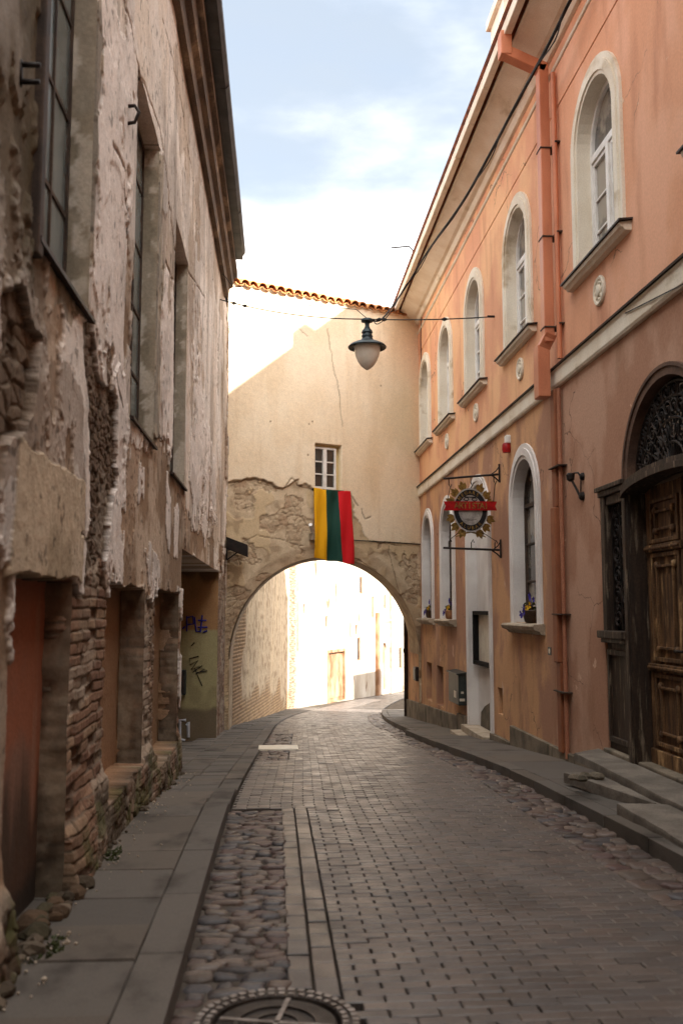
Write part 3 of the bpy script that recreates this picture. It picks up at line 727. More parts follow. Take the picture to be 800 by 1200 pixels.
b.build('gutter', M['roofdark'], LH)
b = MB(); b.prism(lambda u, v, w: (XL(w) + u, w, v), [(.40, 8.630), (-2.5, 10.350), (-8, 8.950), (-8, 8.650), (-2.5, 10.150), (.38, 8.590)], -8, 18.2); b.build('roof', M['tile_old'], LH)
for p, kind in (((23, 88), 0), ((147, 134), 1)):
    y, z_ = LP(*p); b = MB()
    if kind == 0:
        for dz in (0.05, -.03): b.tube([LW(y, z_ + dz, -.02), LW(y, z_ + dz, .09)], .012, 6)
        b.tube([LW(y, z_ + .07, .0), LW(y, z_ - .05, .0)], .016, 6)
    else: b.tube([LW(y, z_ - .08, -.02), LW(y, z_ - .06, .07), LW(y, z_ + .02, .10), LW(y, z_ + .07, .07), LW(y, z_ + .06, -.02)], .014, 8)
    b.build('iron_hook', M['iron'], LH, smooth=True)
# marks sprayed on the passage end wall
def spray(name, strokes, m, r):
    b = MB()
    for S in strokes:
        P = [hit(px, py, (0, YJ - .02, 0), (0, 1, 0)) for px, py in S]
        b.tube([(p.x, YJ - .012, p.z) for p in P], r, 6)
    return b.build(name, M[m], LH)
spray('blue_graffiti', [[(219, 722), (219, 740)], [(219, 724), (226, 722), (227, 731), (220, 732)], [(228, 723), (230, 740), (234, 740)], [(232, 727), (242, 727)], [(237, 721), (235, 741)], [(232, 735), (243, 735)], [(238, 741), (243, 739)], [(217, 734), (214, 737)]], 'bluepaint', .016)
spray('black_graffiti', [[(233, 769), (222, 772), (223, 779), (232, 774), (224, 785), (234, 780), (226, 788), (237, 780)], [(229, 790), (240, 784), (228, 783), (237, 804)], [(231, 788), (243, 786)], [(224, 757), (228, 753)]], 'blackpaint', .010)
spray('white_graffiti', [[(218, 844), (211, 844), (211, 866), (217, 868)], [(219, 850), (221, 846), (221, 864)]], 'whitespray', .03)
# meter box in the passage
t = thing('meter_box', 'dark meter box on the end wall of the passage', 'meter box', (-1.63, YJ - .05, .3))
p = hit(214, 800, (0, YJ - .05, 0), (0, 1, 0)); b = MB(); b.box(p.x - .22, p.x + .07, YJ - .17, YJ - .02, p.z - .22, p.z + .24); b.build('housing', M['green_box'], t, bevel=.01)
b = MB(); b.box(p.x - .19, p.x + .04, YJ - .185, YJ - .166, p.z - .19, p.z + .21); b.build('door', M['darkmetal'], t, bevel=.006)
# slatted dark awning at the corner
c = hit(276, 642, AO, AN); t = thing('louvred_awning', 'small dark slatted metal awning on the corner where the peeling house meets the arch', 'awning', tuple(c))
b = MB(); x0, x1, y0, y1, zt = -1.08, -.66, 20.45, 21.0, c.z + .20
fr = lambda u, v, w: (x0 + u, y0 + w, zt + v - .38 * u)
b.fbox(fr, 0, .46, -.02, .0, 0, .55); b.fbox(fr, 0, .46, -.24, -.02, 0, .02); b.fbox(fr, 0, .46, -.24, -.02, .53, .55); b.fbox(fr, .43, .46, -.24, -.02, .02, .53); b.build('frame', M['iron'], t)
b = MB()
for k in range(6): b.fbox(fr, .04 + k * .065, .065 + k * .065, -.22, -.04, .03, .52)
b.build('slats', M['iron'], t)
b = MB(); b.tube([(x0 + .02, y0 + .05, zt - .5), (x0 + .42, y0 + .05, zt - .2)], .016, 6); b.fbox(fr, .0, .03, -.5, 0, .02, .08); b.build('bracket', M['iron'], t)

# ------------------------------------------------------------------ the house that bridges the street
AH = thing('arch_building', 'cream plastered house bridging the street on a wide arch, its lower wall cracked and crumbling', 'archway', tuple(AO + AT * 2.6 + Vector((0, 0, -1.2))))
UC, UA, ZS, UB = ALEN / 2 + .02, ALEN / 2 - .07, .50, 2.36
TOP = AP(276, 333)[1]
zarc = lambda u: np.where(np.abs(u - UC) < UA, ZS + UB * np.sqrt(np.clip(1 - ((u - UC) / UA) ** 2, 0, 1)), -1.6)
WN = (AP(369, 570)[0], AP(400, 570)[0], AP(369, 572)[1], AP(369, 519)[1])
def ap(P): return [AP(*p) for p in P]
def arch_field(U, Z):
    n1 = fbm(U * 1.1, Z * .8, 5, 101); n2 = fbm(U * 4, Z * 4, 4, 102); n3 = fbm(U * 20, Z * 20, 3, 103); st = fbm(U * 5, Z * .4, 4, 104)
    c = np.broadcast_to(np.array(lin(234, 218, 192)), U.shape + (3,)).copy()
    c = cmixn(c, sstep(.42, .68, n1) * .5, lin(226, 204, 172)); c = cmixn(c, sstep(.55, .75, st) * .3, lin(212, 188, 154))
    c = cmixn(c, sstep(3.6, 4.9, U + (n1 - .5) * 2) * .25, lin(206, 176, 132))
    d = (n1 - .5) * .02 + (n3 - .5) * .003
    Uw, Zw_ = U + (n2 - .5) * .22 + (n3 - .5) * .04, Z + (n2 - .5) * .2 + (fbm(U * 9, Z * 9, 3, 105) - .5) * .08
    base = inpoly(ap([(255, 566), (300, 560), (332, 572), (348, 562), (367, 572), (410, 576), (418, 604), (432, 634), (520, 640), (520, 900), (255, 900)]), Uw, Zw_)
    rough = base * sstep(3.9, 2.9, U + (n1 - .5)) * 1.0
    c = cmixn(c, base * .9, lin(206, 188, 160)); c = cmixn(c, base * sstep(.4, .6, n2) * .6, lin(182, 162, 134))
    d -= base * (.02 + .03 * rough)
    d1, d2, cid = worley(U * 4.5 + (n2 - .5) * .8, Z * 9 + (n2 - .5) * .6, 111); st_ = sstep(.02, .14, d2 - d1)
    hole = base * sstep(.55, .60, fbm(U * 1.8, Z * 2.2, 5, 107) + .05 * rough - .03)
    c = cmixn(c, hole * (1 - st_) * .4, lin(140, 120, 98)); c = cmixn(c, hole * st_ * .6, lin(182, 162, 136)); c = cmixn(c, hole * st_ * (cid > .8) * .35, lin(150, 112, 84))
    d += hole * (-.028 + st_ * .016 + (n3 - .5) * .02)
    old = base * (1 - hole) * sstep(.54, .58, fbm(U * 1.4, Z * 1.2, 4, 108)); c = cmixn(c, old * .7, lin(204, 182, 146)); d += old * .012
    edge = np.abs(hole - .5) < .3; c = cmixn(c, edge * base * .45, lin(120, 100, 80))
    c = cmixn(c, base * sstep(.62, .72, n2) * .5, lin(146, 124, 100))
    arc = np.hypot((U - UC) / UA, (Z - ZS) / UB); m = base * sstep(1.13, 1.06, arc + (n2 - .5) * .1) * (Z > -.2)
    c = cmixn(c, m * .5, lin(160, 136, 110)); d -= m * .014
    for P, w in (([(384, 385), (389, 420), (396, 448), (399, 480), (402, 500)], .012), ([(335, 372), (348, 382), (360, 394)], .011), ([(278, 418), (296, 420), (306, 426)], .010),
                 ([(268, 566), (285, 563), (300, 561), (318, 566), (332, 573), (342, 560), (356, 571), (368, 572)], .016), ([(410, 577), (416, 588), (420, 592)], .022), ([(424, 596), (428, 608), (434, 606)], .018),
                 ([(286, 596), (300, 592)], .011), ([(330, 600), (352, 604), (366, 620)], .009), ([(276, 640), (300, 628), (330, 632), (356, 640)], .010), ([(432, 634), (470, 640)], .012),
                 ([(420, 656), (440, 668), (452, 690)], .012), ([(455, 640), (460, 665), (470, 700)], .009)):
        dd = segdist(ap(P), U * .6 + Uw * .4, Z * .6 + Zw_ * .4); mm = sstep(w * 1.4, w * .5, dd); c = cmixn(c, mm * .62, lin(116, 96, 76)); d -= mm * .014
    for px, py in ((317, 494), (362, 497), (366, 494), (361, 533), (446, 452)): c = cmixn(c, sstep(.03, .015, np.hypot(*(np.array([U, Z]) - np.array(AP(px, py))[:, None, None]))) * .8, lin(120, 96, 70))
    return c * (1 + .12 * (n3[..., None] - .5)), d
ZM = 3.1
uu = UC - UA * np.cos(np.linspace(0, math.pi, 300)); uu = np.concatenate([[-.05, .0, UC - UA - .003], uu, [UC + UA + .003, ALEN + .05]])
T = np.linspace(0, 1, 190); zc = np.array(zarc(uu), float); zc[3] = zc[-3] = ZS
U, TT = np.meshgrid(uu, T, indexing='ij'); Z = zc[:, None] + TT * (ZM - zc[:, None])
c, d = arch_field(U, Z); p = AW(0, 0, 0)
def aw_grid(U, Z, d): return np.stack([AO.x + AT.x * U + AN.x * d, AO.y + AT.y * U + AN.y * d, Z], -1)
grid('arch_wall', aw_grid(U, Z, d), c, M['archwall'], AH)
def cuts(a0, a1, s, es):
    a = np.arange(a0, a1, s)
    for e in es: a = a[np.abs(a - e) > .008]; a = np.concatenate([a, [e - .003, e + .003]])
    return np.unique(np.append(a, a1))
U, Z = np.meshgrid(cuts(-.05, ALEN + .05, .022, WN[:2]), cuts(ZM, TOP, .022, WN[2:]), indexing='ij')
c, d = arch_field(U, Z); i = (U > WN[0]) & (U < WN[1]) & (Z > WN[2]) & (Z < WN[3]); d = np.where(i, -.17, d); c = np.where(i[..., None], lin(214, 190, 140), c)
grid('upper_wall', aw_grid(U, Z, d), c, M['archwall'], AH)
b = MB(); TH = 1.7; AD = lambda u, v, w: tuple(AO + AT * u + Vector((0, -w, v))); n = 80                                # the vault and the back of the bridge
arc = [(UC - UA * math.cos(math.pi * k / n), ZS + UB * math.sin(math.pi * k / n)) for k in range(n + 1)]
V, F = [], []
for k, (u, z_) in enumerate(arc):
    for q in range(7): w = -.0 - TH * q / 6; j = .012 * math.sin(k * 1.7 + q * 2.1); V.append(AD(u, z_ + j * (0 < q < 6), w - .02))
for k in range(n):
    for q in range(6): a = k * 7 + q; F.append((a, a + 1, a + 8, a + 7))
b.add(V, F); b.build('vault', M['vault'] if 'vault' in M else M['cream'], AH, smooth=True)
b = MB(); P = [(-.3, -1.6), (UC - UA, -1.6), (UC - UA, ZS)] + arc[1:-1] + []
P = [(-.3, -1.6), (UC - UA, -1.6), (UC - UA, ZS)] + arc[1:-1] + [(UC + UA, ZS), (ALEN + .02, ZS - .02), (ALEN + .02, TOP), (-.3, TOP)]; b.sheet(AD, P, -TH - .02); b.fbox(AD, -.3, ALEN + .02, TOP - .03, TOP - .01, -TH, -.03)
b.build('back_wall', M['tallwall'], AH)
b = MB(); b.fbox(AD, UC - UA - .05, UC - UA - .006, -1.6, ZS, -TH, -.05); b.build('pier', M['vault'], AH)
# window over the flag
b = MB(); u0, u1, z0, z1 = WN; zt = z1 - .07
b.ring(AW, [(u0, z0), (u1 - .10, z0), (u1 - .10, zt), (u0, zt)], [(u0 + .05, z0 + .06), (u1 - .15, z0 + .06), (u1 - .15, zt - .05), (u0 + .05, zt - .05)], -.15, -.08)
um = (u0 + u1 - .10) / 2; b.fbox(AW, um - .05, um + .05, z0 + .06, zt - .05, -.15, -.075)
for k in (1 / 3, 2 / 3):
    zz = z0 + .06 + (zt - z0 - .11) * k
    for a, e in ((u0 + .05, um - .05), (um + .05, u1 - .15)): b.fbox(AW, a, e, zz - .016, zz + .016, -.14, -.095)
f = b.build('window', M['whitepaint'], AH, bevel=.006)
b = MB(); b.sheet(AW, [(u0 + .03, z0 + .03), (u1 - .12, z0 + .03), (u1 - .12, zt - .03), (u0 + .03, zt - .03)], -.125); b.build('pane', M['glassdark'], f)
b = MB(); b.prism(lambda u, v, w: AW(w, v, u), [(-.16, z0 + .02), (.05, z0 - .02), (.05, z0 - .045), (-.16, z0 - .05)], u0 - .03, u1 + .05); b.build('sill', M['bars'], f)
# tiled coping
b = MB(); k, nt = 0, 23
for k in range(nt):
    u = -.02 + (ALEN + .02) * (k + .5) / nt; r0 = .125; dz = random.uniform(-.015, .015); dw = random.uniform(-.02, .02)
    sec = [(math.cos(a) * r0, math.sin(a) * r0) for a in np.linspace(0, math.pi, 9)] + [(math.cos(a) * (r0 - .022), math.sin(a) * (r0 - .022)) for a in np.linspace(math.pi, 0, 9)]
    b.prism(lambda p_, q_, w: AW(u + p_, TOP + .035 + q_ + dz - .30 * w, w), sec, .11 + dw, -.9)
    if k < nt - 1:
        uu_ = u + (ALEN + .02) / nt / 2
        sec = [(-math.cos(a) * r0 * .9, -math.sin(a) * r0 * .55) for a in np.linspace(0, math.pi, 7)] + [(-math.cos(a) * r0 * .75, -math.sin(a) * r0 * .38) for a in np.linspace(math.pi, 0, 7)]
        b.prism(lambda p_, q_, w: AW(uu_ + p_, TOP + .06 + q_ - .30 * w, w), sec, .07 + dw, -.9)
b.build('roof_tiles', M['tile'], AH)
b = MB(); b.prism(lambda u, v, w: AW(w, v, u), [(-.02, TOP - .03), (.03, TOP - .0), (-1.2, TOP + .36), (-1.2, TOP - .03)], -.05, ALEN + .05); b.build('coping', M['cream'], AH)
b = MB(); P = [AW(*ap([(x, y)])[0], .015) for x, y in ((412, 633), (430, 634), (455, 635.5), (480, 637), (494, 638))]; b.tube(P, .013, 6); b.build('ledge_cable', M['cable'], AH)

# flag: one cloth of three upright stripes hanging under the window
t = None; A, B_ = AP(366, 572), AP(409, 576); zl = AP(367, 654)[1]
nu, nv = 60, 80; V, F = [], []
wid = B_[0] - A[0]
for j in range(nv + 1):
    v = j / nv
    for i in range(nu + 1):
        s = i / nu; u = A[0] + wid * s * (1 + .07 * v) + .0 * v + .05 * v * v * (s > 0) * s
        z_ = A[1] + (B_[1] - A[1]) * s - (A[1] - zl) * v * (1 + .07 * s) - .02 * math.sin(math.pi * s) * (1 - v)
        w = .07 + .05 * v * math.sin(7.5 * s + 1.2 + 1.2 * v) + .024 * math.sin(19 * s + 3 * v) * (.3 + v) + .018 * math.sin(9 * v + 5 * s) * (1 - abs(2 * s - 1))
        w += .03 * max(0, 1 - 6 * v) * math.sin(16 * s) + .03 * math.sin(6 * (s + v) + 2) * v * (1 - v) + .018 * math.sin(13 * (s - .6 * v)) * v; z_ += .012 * math.sin(14 * s) * v
        V.append(AW(u, z_, w))
b = MB()
for j in range(nv):
    for i in range(nu):
        a = j * (nu + 1) + i; b.f.append((a, a + 1, a + nu + 2, a + nu + 1)); b.m.append(min(2, int(3 * (i + .5) / nu)))
b.v = V
fl = b.build('flag', [M['flag_y'], M['flag_g'], M['flag_r']], smooth=True, norm=False)
sol = fl.modifiers.new('cloth', 'SOLIDIFY'); sol.thickness = .004
tag(fl, 'yellow, green and red striped cloth flag hanging below the small window over the arch', 'flag')
# camera beside the flag
p = AP(362, 622); t = thing('security_camera', 'small grey security camera on the crumbling wall left of the flag', 'camera', AW(*p, .0))
b = MB(); b.fbox(AW, p[0] + .02, p[0] + .12, p[1] - .22, p[1] - .06, -.03, .10); b.build('junction_box', M['sill'], t, bevel=.008)
b = MB(); b.tube([AW(p[0] + .06, p[1] - .08, .06), AW(p[0] - .02, p[1] + .04, .14)], .02, 6); b.tube([AW(p[0] + .06, p[1] - .01, .06), AW(p[0] - .10, p[1] + .12, .26)], .045, 10); b.build('body', M['whitepaint'], t, smooth=True, angle=40)

# ------------------------------------------------------------------ the orange house on the right
RH = thing('orange_building', 'long two storey orange and salmon house with arched white framed windows and a cream cornice', 'building', (3.6, 12, 0))
YE = 25.75
def arch_o(yc, h, z0, zs, rise, n=16):
    return [(yc - h, z0), (yc + h, z0)] + [(yc + h * math.cos(math.pi * k / n), zs + rise * math.sin(math.pi * k / n)) for k in range(n + 1)]
UPW = [6.6, 9.98, 13.5, 16.6, 19.52, 22.27]
LOW = [13.36, 19.55, 22.1]
Zb0, Zb1 = 4.44, 4.68
holes_u = [arch_o(y, .60, 5.60, 7.07, .58) for y in UPW]
b = MB(); b.wall(RW, [(-8, Zb0), (YE, Zb0), (YE, 9.2), (-8, 9.2)], holes_u, 0, [.06] * 6); b.build('upper_wall', M['orange'], RH)
holes_l = [arch_o(y, .625, 1.42, 3.18, .625) for y in LOW]
door_n = arch_o(16.55, .86, -.55, 3.12, .74)
PC_ = 8.38
portal = [(PC_ - 1.77, -.3), (PC_ + 1.77, -.3), (PC_ + 1.77, 2.90), (PC_ + .985, 2.90)] + [(PC_ + .985 * math.cos(math.pi * k / 24), 2.90 + .93 * math.sin(math.pi * k / 24)) for k in range(1, 24)] + [(PC_ - .985, 2.90), (PC_ - 1.77, 2.90)]
def rect(px0, py0, px1, py1):
    (ya, za), (yb, zb) = RP(px0, py0), RP(px1, py1); return [(min(ya, yb), min(za, zb)), (max(ya, yb), min(za, zb)), (max(ya, yb), max(za, zb)), (min(ya, yb), max(za, zb))]
cel = [[(21.75, -.5), (22.5, -.5), (22.5, .38), (21.75, .38)], [(20.25, -.48), (21.05, -.48), (21.05, .38), (20.25, .38)], [(14.92, -.06), (15.25, -.06), (15.25, .36), (14.92, .36)]]
b = MB(); b.wall(RW, [(-8, -1.9), (YE, -1.9), (YE, Zb0), (-8, Zb0)], holes_l + [door_n, portal] + cel, 0, [.05] * 3 + [.02, .25] + [.22] * 3)
b.wall(lambda u, v, w: (WX + u, YE + w, v), [(0, -1.9), (4.6, -1.9), (4.6, 8.9), (0, 8.9)], [], 0, []); b.build('lower_wall', M['orange_low'], RH)
for h in cel: b = MB(); b.sheet(RW, [(p[0], p[1]) for p in h], -.2); b.build('cellar_opening', M['bars'], RH)
# band between the storeys, string mouldings, cornice, gutter board, roof
b = MB(); b.prism(lambda u, v, w: (WX - u, w, v), [(-.02, Zb0), (.045, Zb0 + .0), (.06, Zb0 + .03), (.06, Zb1 - .03), (.075, Zb1 - .02), (-.02, Zb1)], -8, 23.6); b.build('band', M['cream'], RH)
b = MB(); b.prism(lambda u, v, w: (WX - u, w, v), [(-.01, Zb1 + .003), (.095, Zb1 - .012), (.10, Zb1 + .008), (-.01, Zb1 + .05)], -8, 23.6); b.build('band_flashing', M['darkmetal'], RH)
b = MB(); b.prism(lambda u, v, w: (WX - u, w, v), [(-.01, 8.62), (.03, 8.63), (.045, 8.655), (.03, 8.685), (-.01, 8.69)], -8, 23.4); b.build('string_moulding', M['cream'], RH)
b = MB(); b.prism(lambda u, v, w: (WX - u, w, v), [(-.01, 8.095), (.012, 8.1), (.012, 8.62), (-.01, 8.62)], -8, 23.4); b.build('frieze', M['orange'], RH)
b = MB(); b.prism(lambda u, v, w: (WX - u, w, v), [(-.05, 8.88), (.05, 8.88), (.08, 8.93), (.10, 8.97), (.17, 8.98), (.30, 9.05), (.47, 9.15), (.50, 9.15), (.50, 9.19), (-.05, 9.19)], -8, 23.4); b.build('cornice', M['cream'], RH, bevel=.01)
b = MB(); y = -8.0
while y < 23.3:
    d = min(random.uniform(.9, 1.15), 23.4 - y); b.fbox(RW, y + .006, y + d - .006, 9.14 + random.uniform(-.006, .006), 9.31, .56, .66); y += d
b.build('gutter_board', M['cream'], RH, bevel=.012)
b = MB(); b.prism(lambda u, v, w: (WX - u, w, v), [(.68, 9.31), (.70, 9.335), (-2.0, 11.3), (-4.7, 9.4), (-4.7, 9.2), (-2.0, 11.05), (.40, 9.21)], -8, 23.6); b.build('roof', M['tile_old'], RH)
b = MB(); b.box(3.62, 4.1, 14.1, 15.0, 9.3, 11.55); b.box(3.55, 4.17, 14.02, 15.08, 11.55, 11.7); b.tube([(3.86, 14.3, 11.7), (3.86, 14.3, 11.95)], .12, 8); b.tube([(3.86, 14.8, 11.7), (3.86, 14.8, 12.0)], .12, 8); b.build('chimney', M['cream'], RH)
b = MB(); b.box(3.62, 8.2, 25.6, 25.72, -1.9, 9.0); b.box(8.1, 8.2, -8, 25.7, -1.9, 9.0); b.build('back_wall', M['tallwall'], RH)

# upper windows
def wmesh(yc0):
    """one upper window round y = 0: surround, frame, pane, sill"""
    fr = RW
    b = MB(); A, B = arch_o(0, .82, 5.55, 7.07, .79), arch_o(0, .595, 5.55, 7.07, .575)
    A1, B1 = arch_o(0, .75, 5.55, 7.07, .72), arch_o(0, .64, 5.55, 7.07, .61)
    b.ring(fr, A, B, -.01, .035); b.ring(fr, A1, B1, .03, .055); b.ring(fr, B, arch_o(0, .586, 5.55, 7.07, .566), -.20, .033)
    return b
def window_parts(kind):
    fr = RW
    s = wmesh(0) if kind == 'up' else MB()
    f, g, l, cu = MB(), MB(), MB(), MB()
    if kind == 'up':
        A, B = arch_o(0, .592, 5.60, 7.07, .572), arch_o(0, .53, 5.66, 7.07, .51)
        f.ring(fr, A, B, -.20, -.13); f.fbox(fr, -.53, .53, 6.90, 6.99, -.20, -.12); f.fbox(fr, -.045, .045, 5.66, 6.90, -.20, -.115)
        for sg in (-1, 1):
            a, e = sorted((sg * .045, sg * .53)); f.ring(fr, [(a, 5.66), (e, 5.66), (e, 6.90), (a, 6.90)], [(a + .045, 5.71), (e - .045, 5.71), (e - .045, 6.85), (a + .045, 6.85)], -.19, -.14)
            for zz in (6.03, 6.42): f.fbox(fr, a + .045, e - .045, zz - .014, zz + .014, -.185, -.15)
        g.sheet(fr, arch_o(0, .57, 5.62, 7.07, .55), -.172)
        l.prism(lambda u, v, w: (WX - u, w, v), [(-.2, 5.61), (.15, 5.575), (.15, 5.555), (-.2, 5.59)], -1.0, 1.0)
        cu.prism(lambda u, v, w: (WX - u, w, v), [(-.02, 5.47), (.07, 5.47), (.09, 5.50), (.12, 5.51), (.13, 5.552), (-.02, 5.575)], -.96, .96)
        return (('window', s, 'cream'), ('frame', f, 'whitepaint'), ('pane', g, 'glass'), ('sill_cover', l, 'darkmetal'), ('sill', cu, 'cream'))
    A, B = arch_o(0, .84, 1.40, 3.18, .84), arch_o(0, .62, 1.40, 3.18, .62)
    s.ring(fr, A, B, -.01, .03); s.ring(fr, arch_o(0, .77, 1.40, 3.18, .77), arch_o(0, .67, 1.40, 3.18, .67), .025, .05); s.ring(fr, B, arch_o(0, .611, 1.40, 3.18, .611), -.22, .028)
    A, B = arch_o(0, .617, 1.42, 3.18, .617), arch_o(0, .565, 1.47, 3.18, .565)
    f.ring(fr, A, B, -.22, -.15); f.fbox(fr, -.565, .565, 3.13, 3.19, -.21, -.15); f.fbox(fr, -.03, .03, 1.47, 3.13, -.21, -.15)
    for zz in (2.02, 2.58): f.fbox(fr, -.565, .565, zz - .016, zz + .016, -.21, -.16)
    g.sheet(fr, arch_o(0, .59, 1.45, 3.18, .59), -.19)
    cu.prism(lambda u, v, w: (WX - u, w, v), [(-.22, 1.43), (.15, 1.405), (.17, 1.38), (.15, 1.33), (.08, 1.31), (.06, 1.27), (-.02, 1.26), (-.02, 1.35), (-.22, 1.35)], -.9, .9)
    return (('window', s, 'white'), ('frame', f, 'bars'), ('pane', g, 'glass'), ('sill', cu, 'sill'))
def make_windows(kind, ys):
    first = None
    for y in ys:
        if first is None:
            parts = window_parts(kind); LOC[RH.name], keep = Vector((0, 0, 0)), LOC[RH.name].copy()
            root = parts[0][1].build(parts[0][0], M[parts[0][2]], RH, bevel=0); LOC[root.name] = Vector((0, 0, 0))
            kids = [b_.build(n_, M[m_], root, bevel=.006 if n_ in ('frame', 'sill') else 0) for n_, b_, m_ in parts[1:]]
            LOC[RH.name] = keep; first = (root, kids)
        else:
            root = first[0].copy(); COL.objects.link(root); root.parent = RH
            for k in first[1]:
                q = k.copy(); COL.objects.link(q); q.parent = root
        root.location = Vector((0, y, 0)) - LOC[RH.name]
    return first
make_windows('up', UPW); make_windows('low', LOW)

# medallions under the upper windows
b = MB(); fr = lambda a, c_, h: (WX - h, a, 5.16 + c_)
b.lathe(fr, [(.17, -.01), (.17, .02), (.155, .035), (.13, .03), (.125, .018), (.07, .018), (.06, .04), (.03, .05)], 28)
for k in range(8):
    a = k * math.pi / 4; b.lathe(lambda p_, q_, h: (WX - h, .095 * math.cos(a) + p_, 5.16 + .095 * math.sin(a) + q_), [(.022, .015), (.018, .03), (.006, .035)], 8)
keep = LOC[RH.name].copy(); LOC[RH.name] = Vector((0, 0, 0)); md = b.build('medallion', M['cream'], RH, smooth=True, angle=35); LOC[RH.name] = keep
for k, y in enumerate((9.98, 13.42, 16.52, 19.43, 6.6)):
    o = md if k == 0 else md.copy()
    if k: COL.objects.link(o); o.parent = RH
    o.location = Vector((0, y, 0)) - LOC[RH.name]

# white doorway niche behind the hanging sign
b = MB(); A, B = arch_o(16.55, 1.03, -.55, 3.12, .91), arch_o(16.55, .86, -.55, 3.12, .735)
b.ring(RW, A, B, -.01, .03); b.ring(RW, arch_o(16.55, .98, -.55, 3.12, .86), arch_o(16.55, .91, -.55, 3.12, .79), .025, .045); b.ring(RW, B, arch_o(16.55, .851, -.55, 3.12, .726), -.16, .028)
nd = b.build('doorway', M['white'], RH)
b = MB(); b.sheet(RW, arch_o(16.55, .86, -.6, 3.12, .735), -.15); b.build('door_panel', M['whitepaint_door'] if 'whitepaint_door' in M else M['white'], nd)
b = MB(); b.sheet(RW, [(15.9, -.5), (17.25, -.5), (17.2, -.25), (16.9, -.12), (16.5, -.02), (16.35, .1), (16.2, .08), (16.1, -.1), (15.95, -.2)], -.145); b.build('bare_plaster_patch', M['concrete'], nd)
b = MB(); b.fbox(RW, 15.7, 17.55, -.62, -.50, -.15, .16); b.fbox(RW, 15.62, 17.7, -.75, -.62, -.1, .34); b.build('doorstep', M['sill'], nd, bevel=.012)

# plinth
b = MB()
for y0, y1, za, zb in ((PC_ + 1.79, 14.3, -.13, -.14), (14.3, 15.66, -.40, -.42), (17.7, 18.5, -.38, -.40), (18.5, YE, -.46, -.80), (-8, PC_ - 1.8, .12, .12)):
    b.prism(lambda u, v, w: RW(u, v, w), [(y0, -1.9), (y1, -1.9), (y1, zb), (y0, za)], -.02, .055)
b.build('plinth', M['concrete'], RH, bevel=.012)

# downpipes
b = MB()
def sq(P, a, c_, m=0):
    for p, q in zip(P[:-1], P[1:]):
        p, q = Vector(p), Vector(q); d = (q - p).normalized(); s_ = Vector((0, 1, 0)); n_ = d.cross(s_).normalized()
        V = [o + s_ * i * a + n_ * j * c_ for o in (p - d * c_ * .6, q + d * c_ * .6) for i, j in ((-1, -1), (1, -1), (1, 1), (-1, 1))]
        b.add(V, [(0, 1, 2, 3), (7, 6, 5, 4), (0, 4, 5, 1), (1, 5, 6, 2), (2, 6, 7, 3), (3, 7, 4, 0)], m)
YP = RP(640, 250, 3.48)[0]
zt = RP(637, 62, 3.48)[1]
sq([(2.97, YP, 9.16), (2.97, YP, 8.92)], .095, .075); sq([(2.97, YP, 8.94), (3.46, YP, zt - .2)], .085, .07); sq([(3.46, YP, zt - .2), (3.46, YP, 5.05)], .085, .065)
sq([(3.46, YP, 5.07), (3.40, YP + .10, 4.92)], .095, .075); sq([(3.40, YP + .10, 4.94), (3.40, YP + .10, 4.36)], .11, .08)
dp = b.build('downpipe', M['pipe'], RH, bevel=.012)
for zz in (7.6, 6.4, 5.2): b = MB(); b.fbox(RW, YP - .27, YP + .10, zz - .008, zz + .008, -.01, .07); b.fbox(RW, YP - .10, YP + .10, zz - .008, zz + .008, .07, .212); b.build('pipe_clip', M['bars'], dp)
b = MB(); b.tube([RW(YP - .22, 8.55, .06), RW(YP - .22, 4.75, .06)], .032, 10); b.build('thin_pipe', M['pipe'], RH, smooth=True, angle=50); b = MB(); b.tube([RW(YP - .10, 4.40, .05), RW(YP - .10, -.2, .05)], .026, 10); b.build('thin_pipe', M['pipelow2'], RH, smooth=True, angle=50)
b = MB(); b.fbox(RW, YP + .0, YP + .17, 2.9, 4.42, .0, .085); b.fbox(RW, YP - .0, YP + .19, .95, 2.9, .0, .11); b.fbox(RW, YP + .0, YP + .17, -.15, .95, .0, .085); lowp = b.build('lower_downpipe', M['pipelow'], RH, bevel=.015)
for zz in (3.4, 1.55, .6): b = MB(); b.fbox(RW, YP - .22, YP + .20, zz - .007, zz + .007, .0, .118); b.build('pipe_clip', M['bars'], lowp)
b = MB(); P = [(WX - .05, YE - .02, z_) for z_ in (3.2, -1.4)]; b.tube(P, .058, 12); b.tube([(WX - .05, YE - .02, .55), (WX - .05, YE - .02, .45)], .075, 12); b.build('corner_downpipe', M['darkmetal'], RH, smooth=True, angle=40)

# portal: twin leaved wooden door, side lights, iron fanlight
 
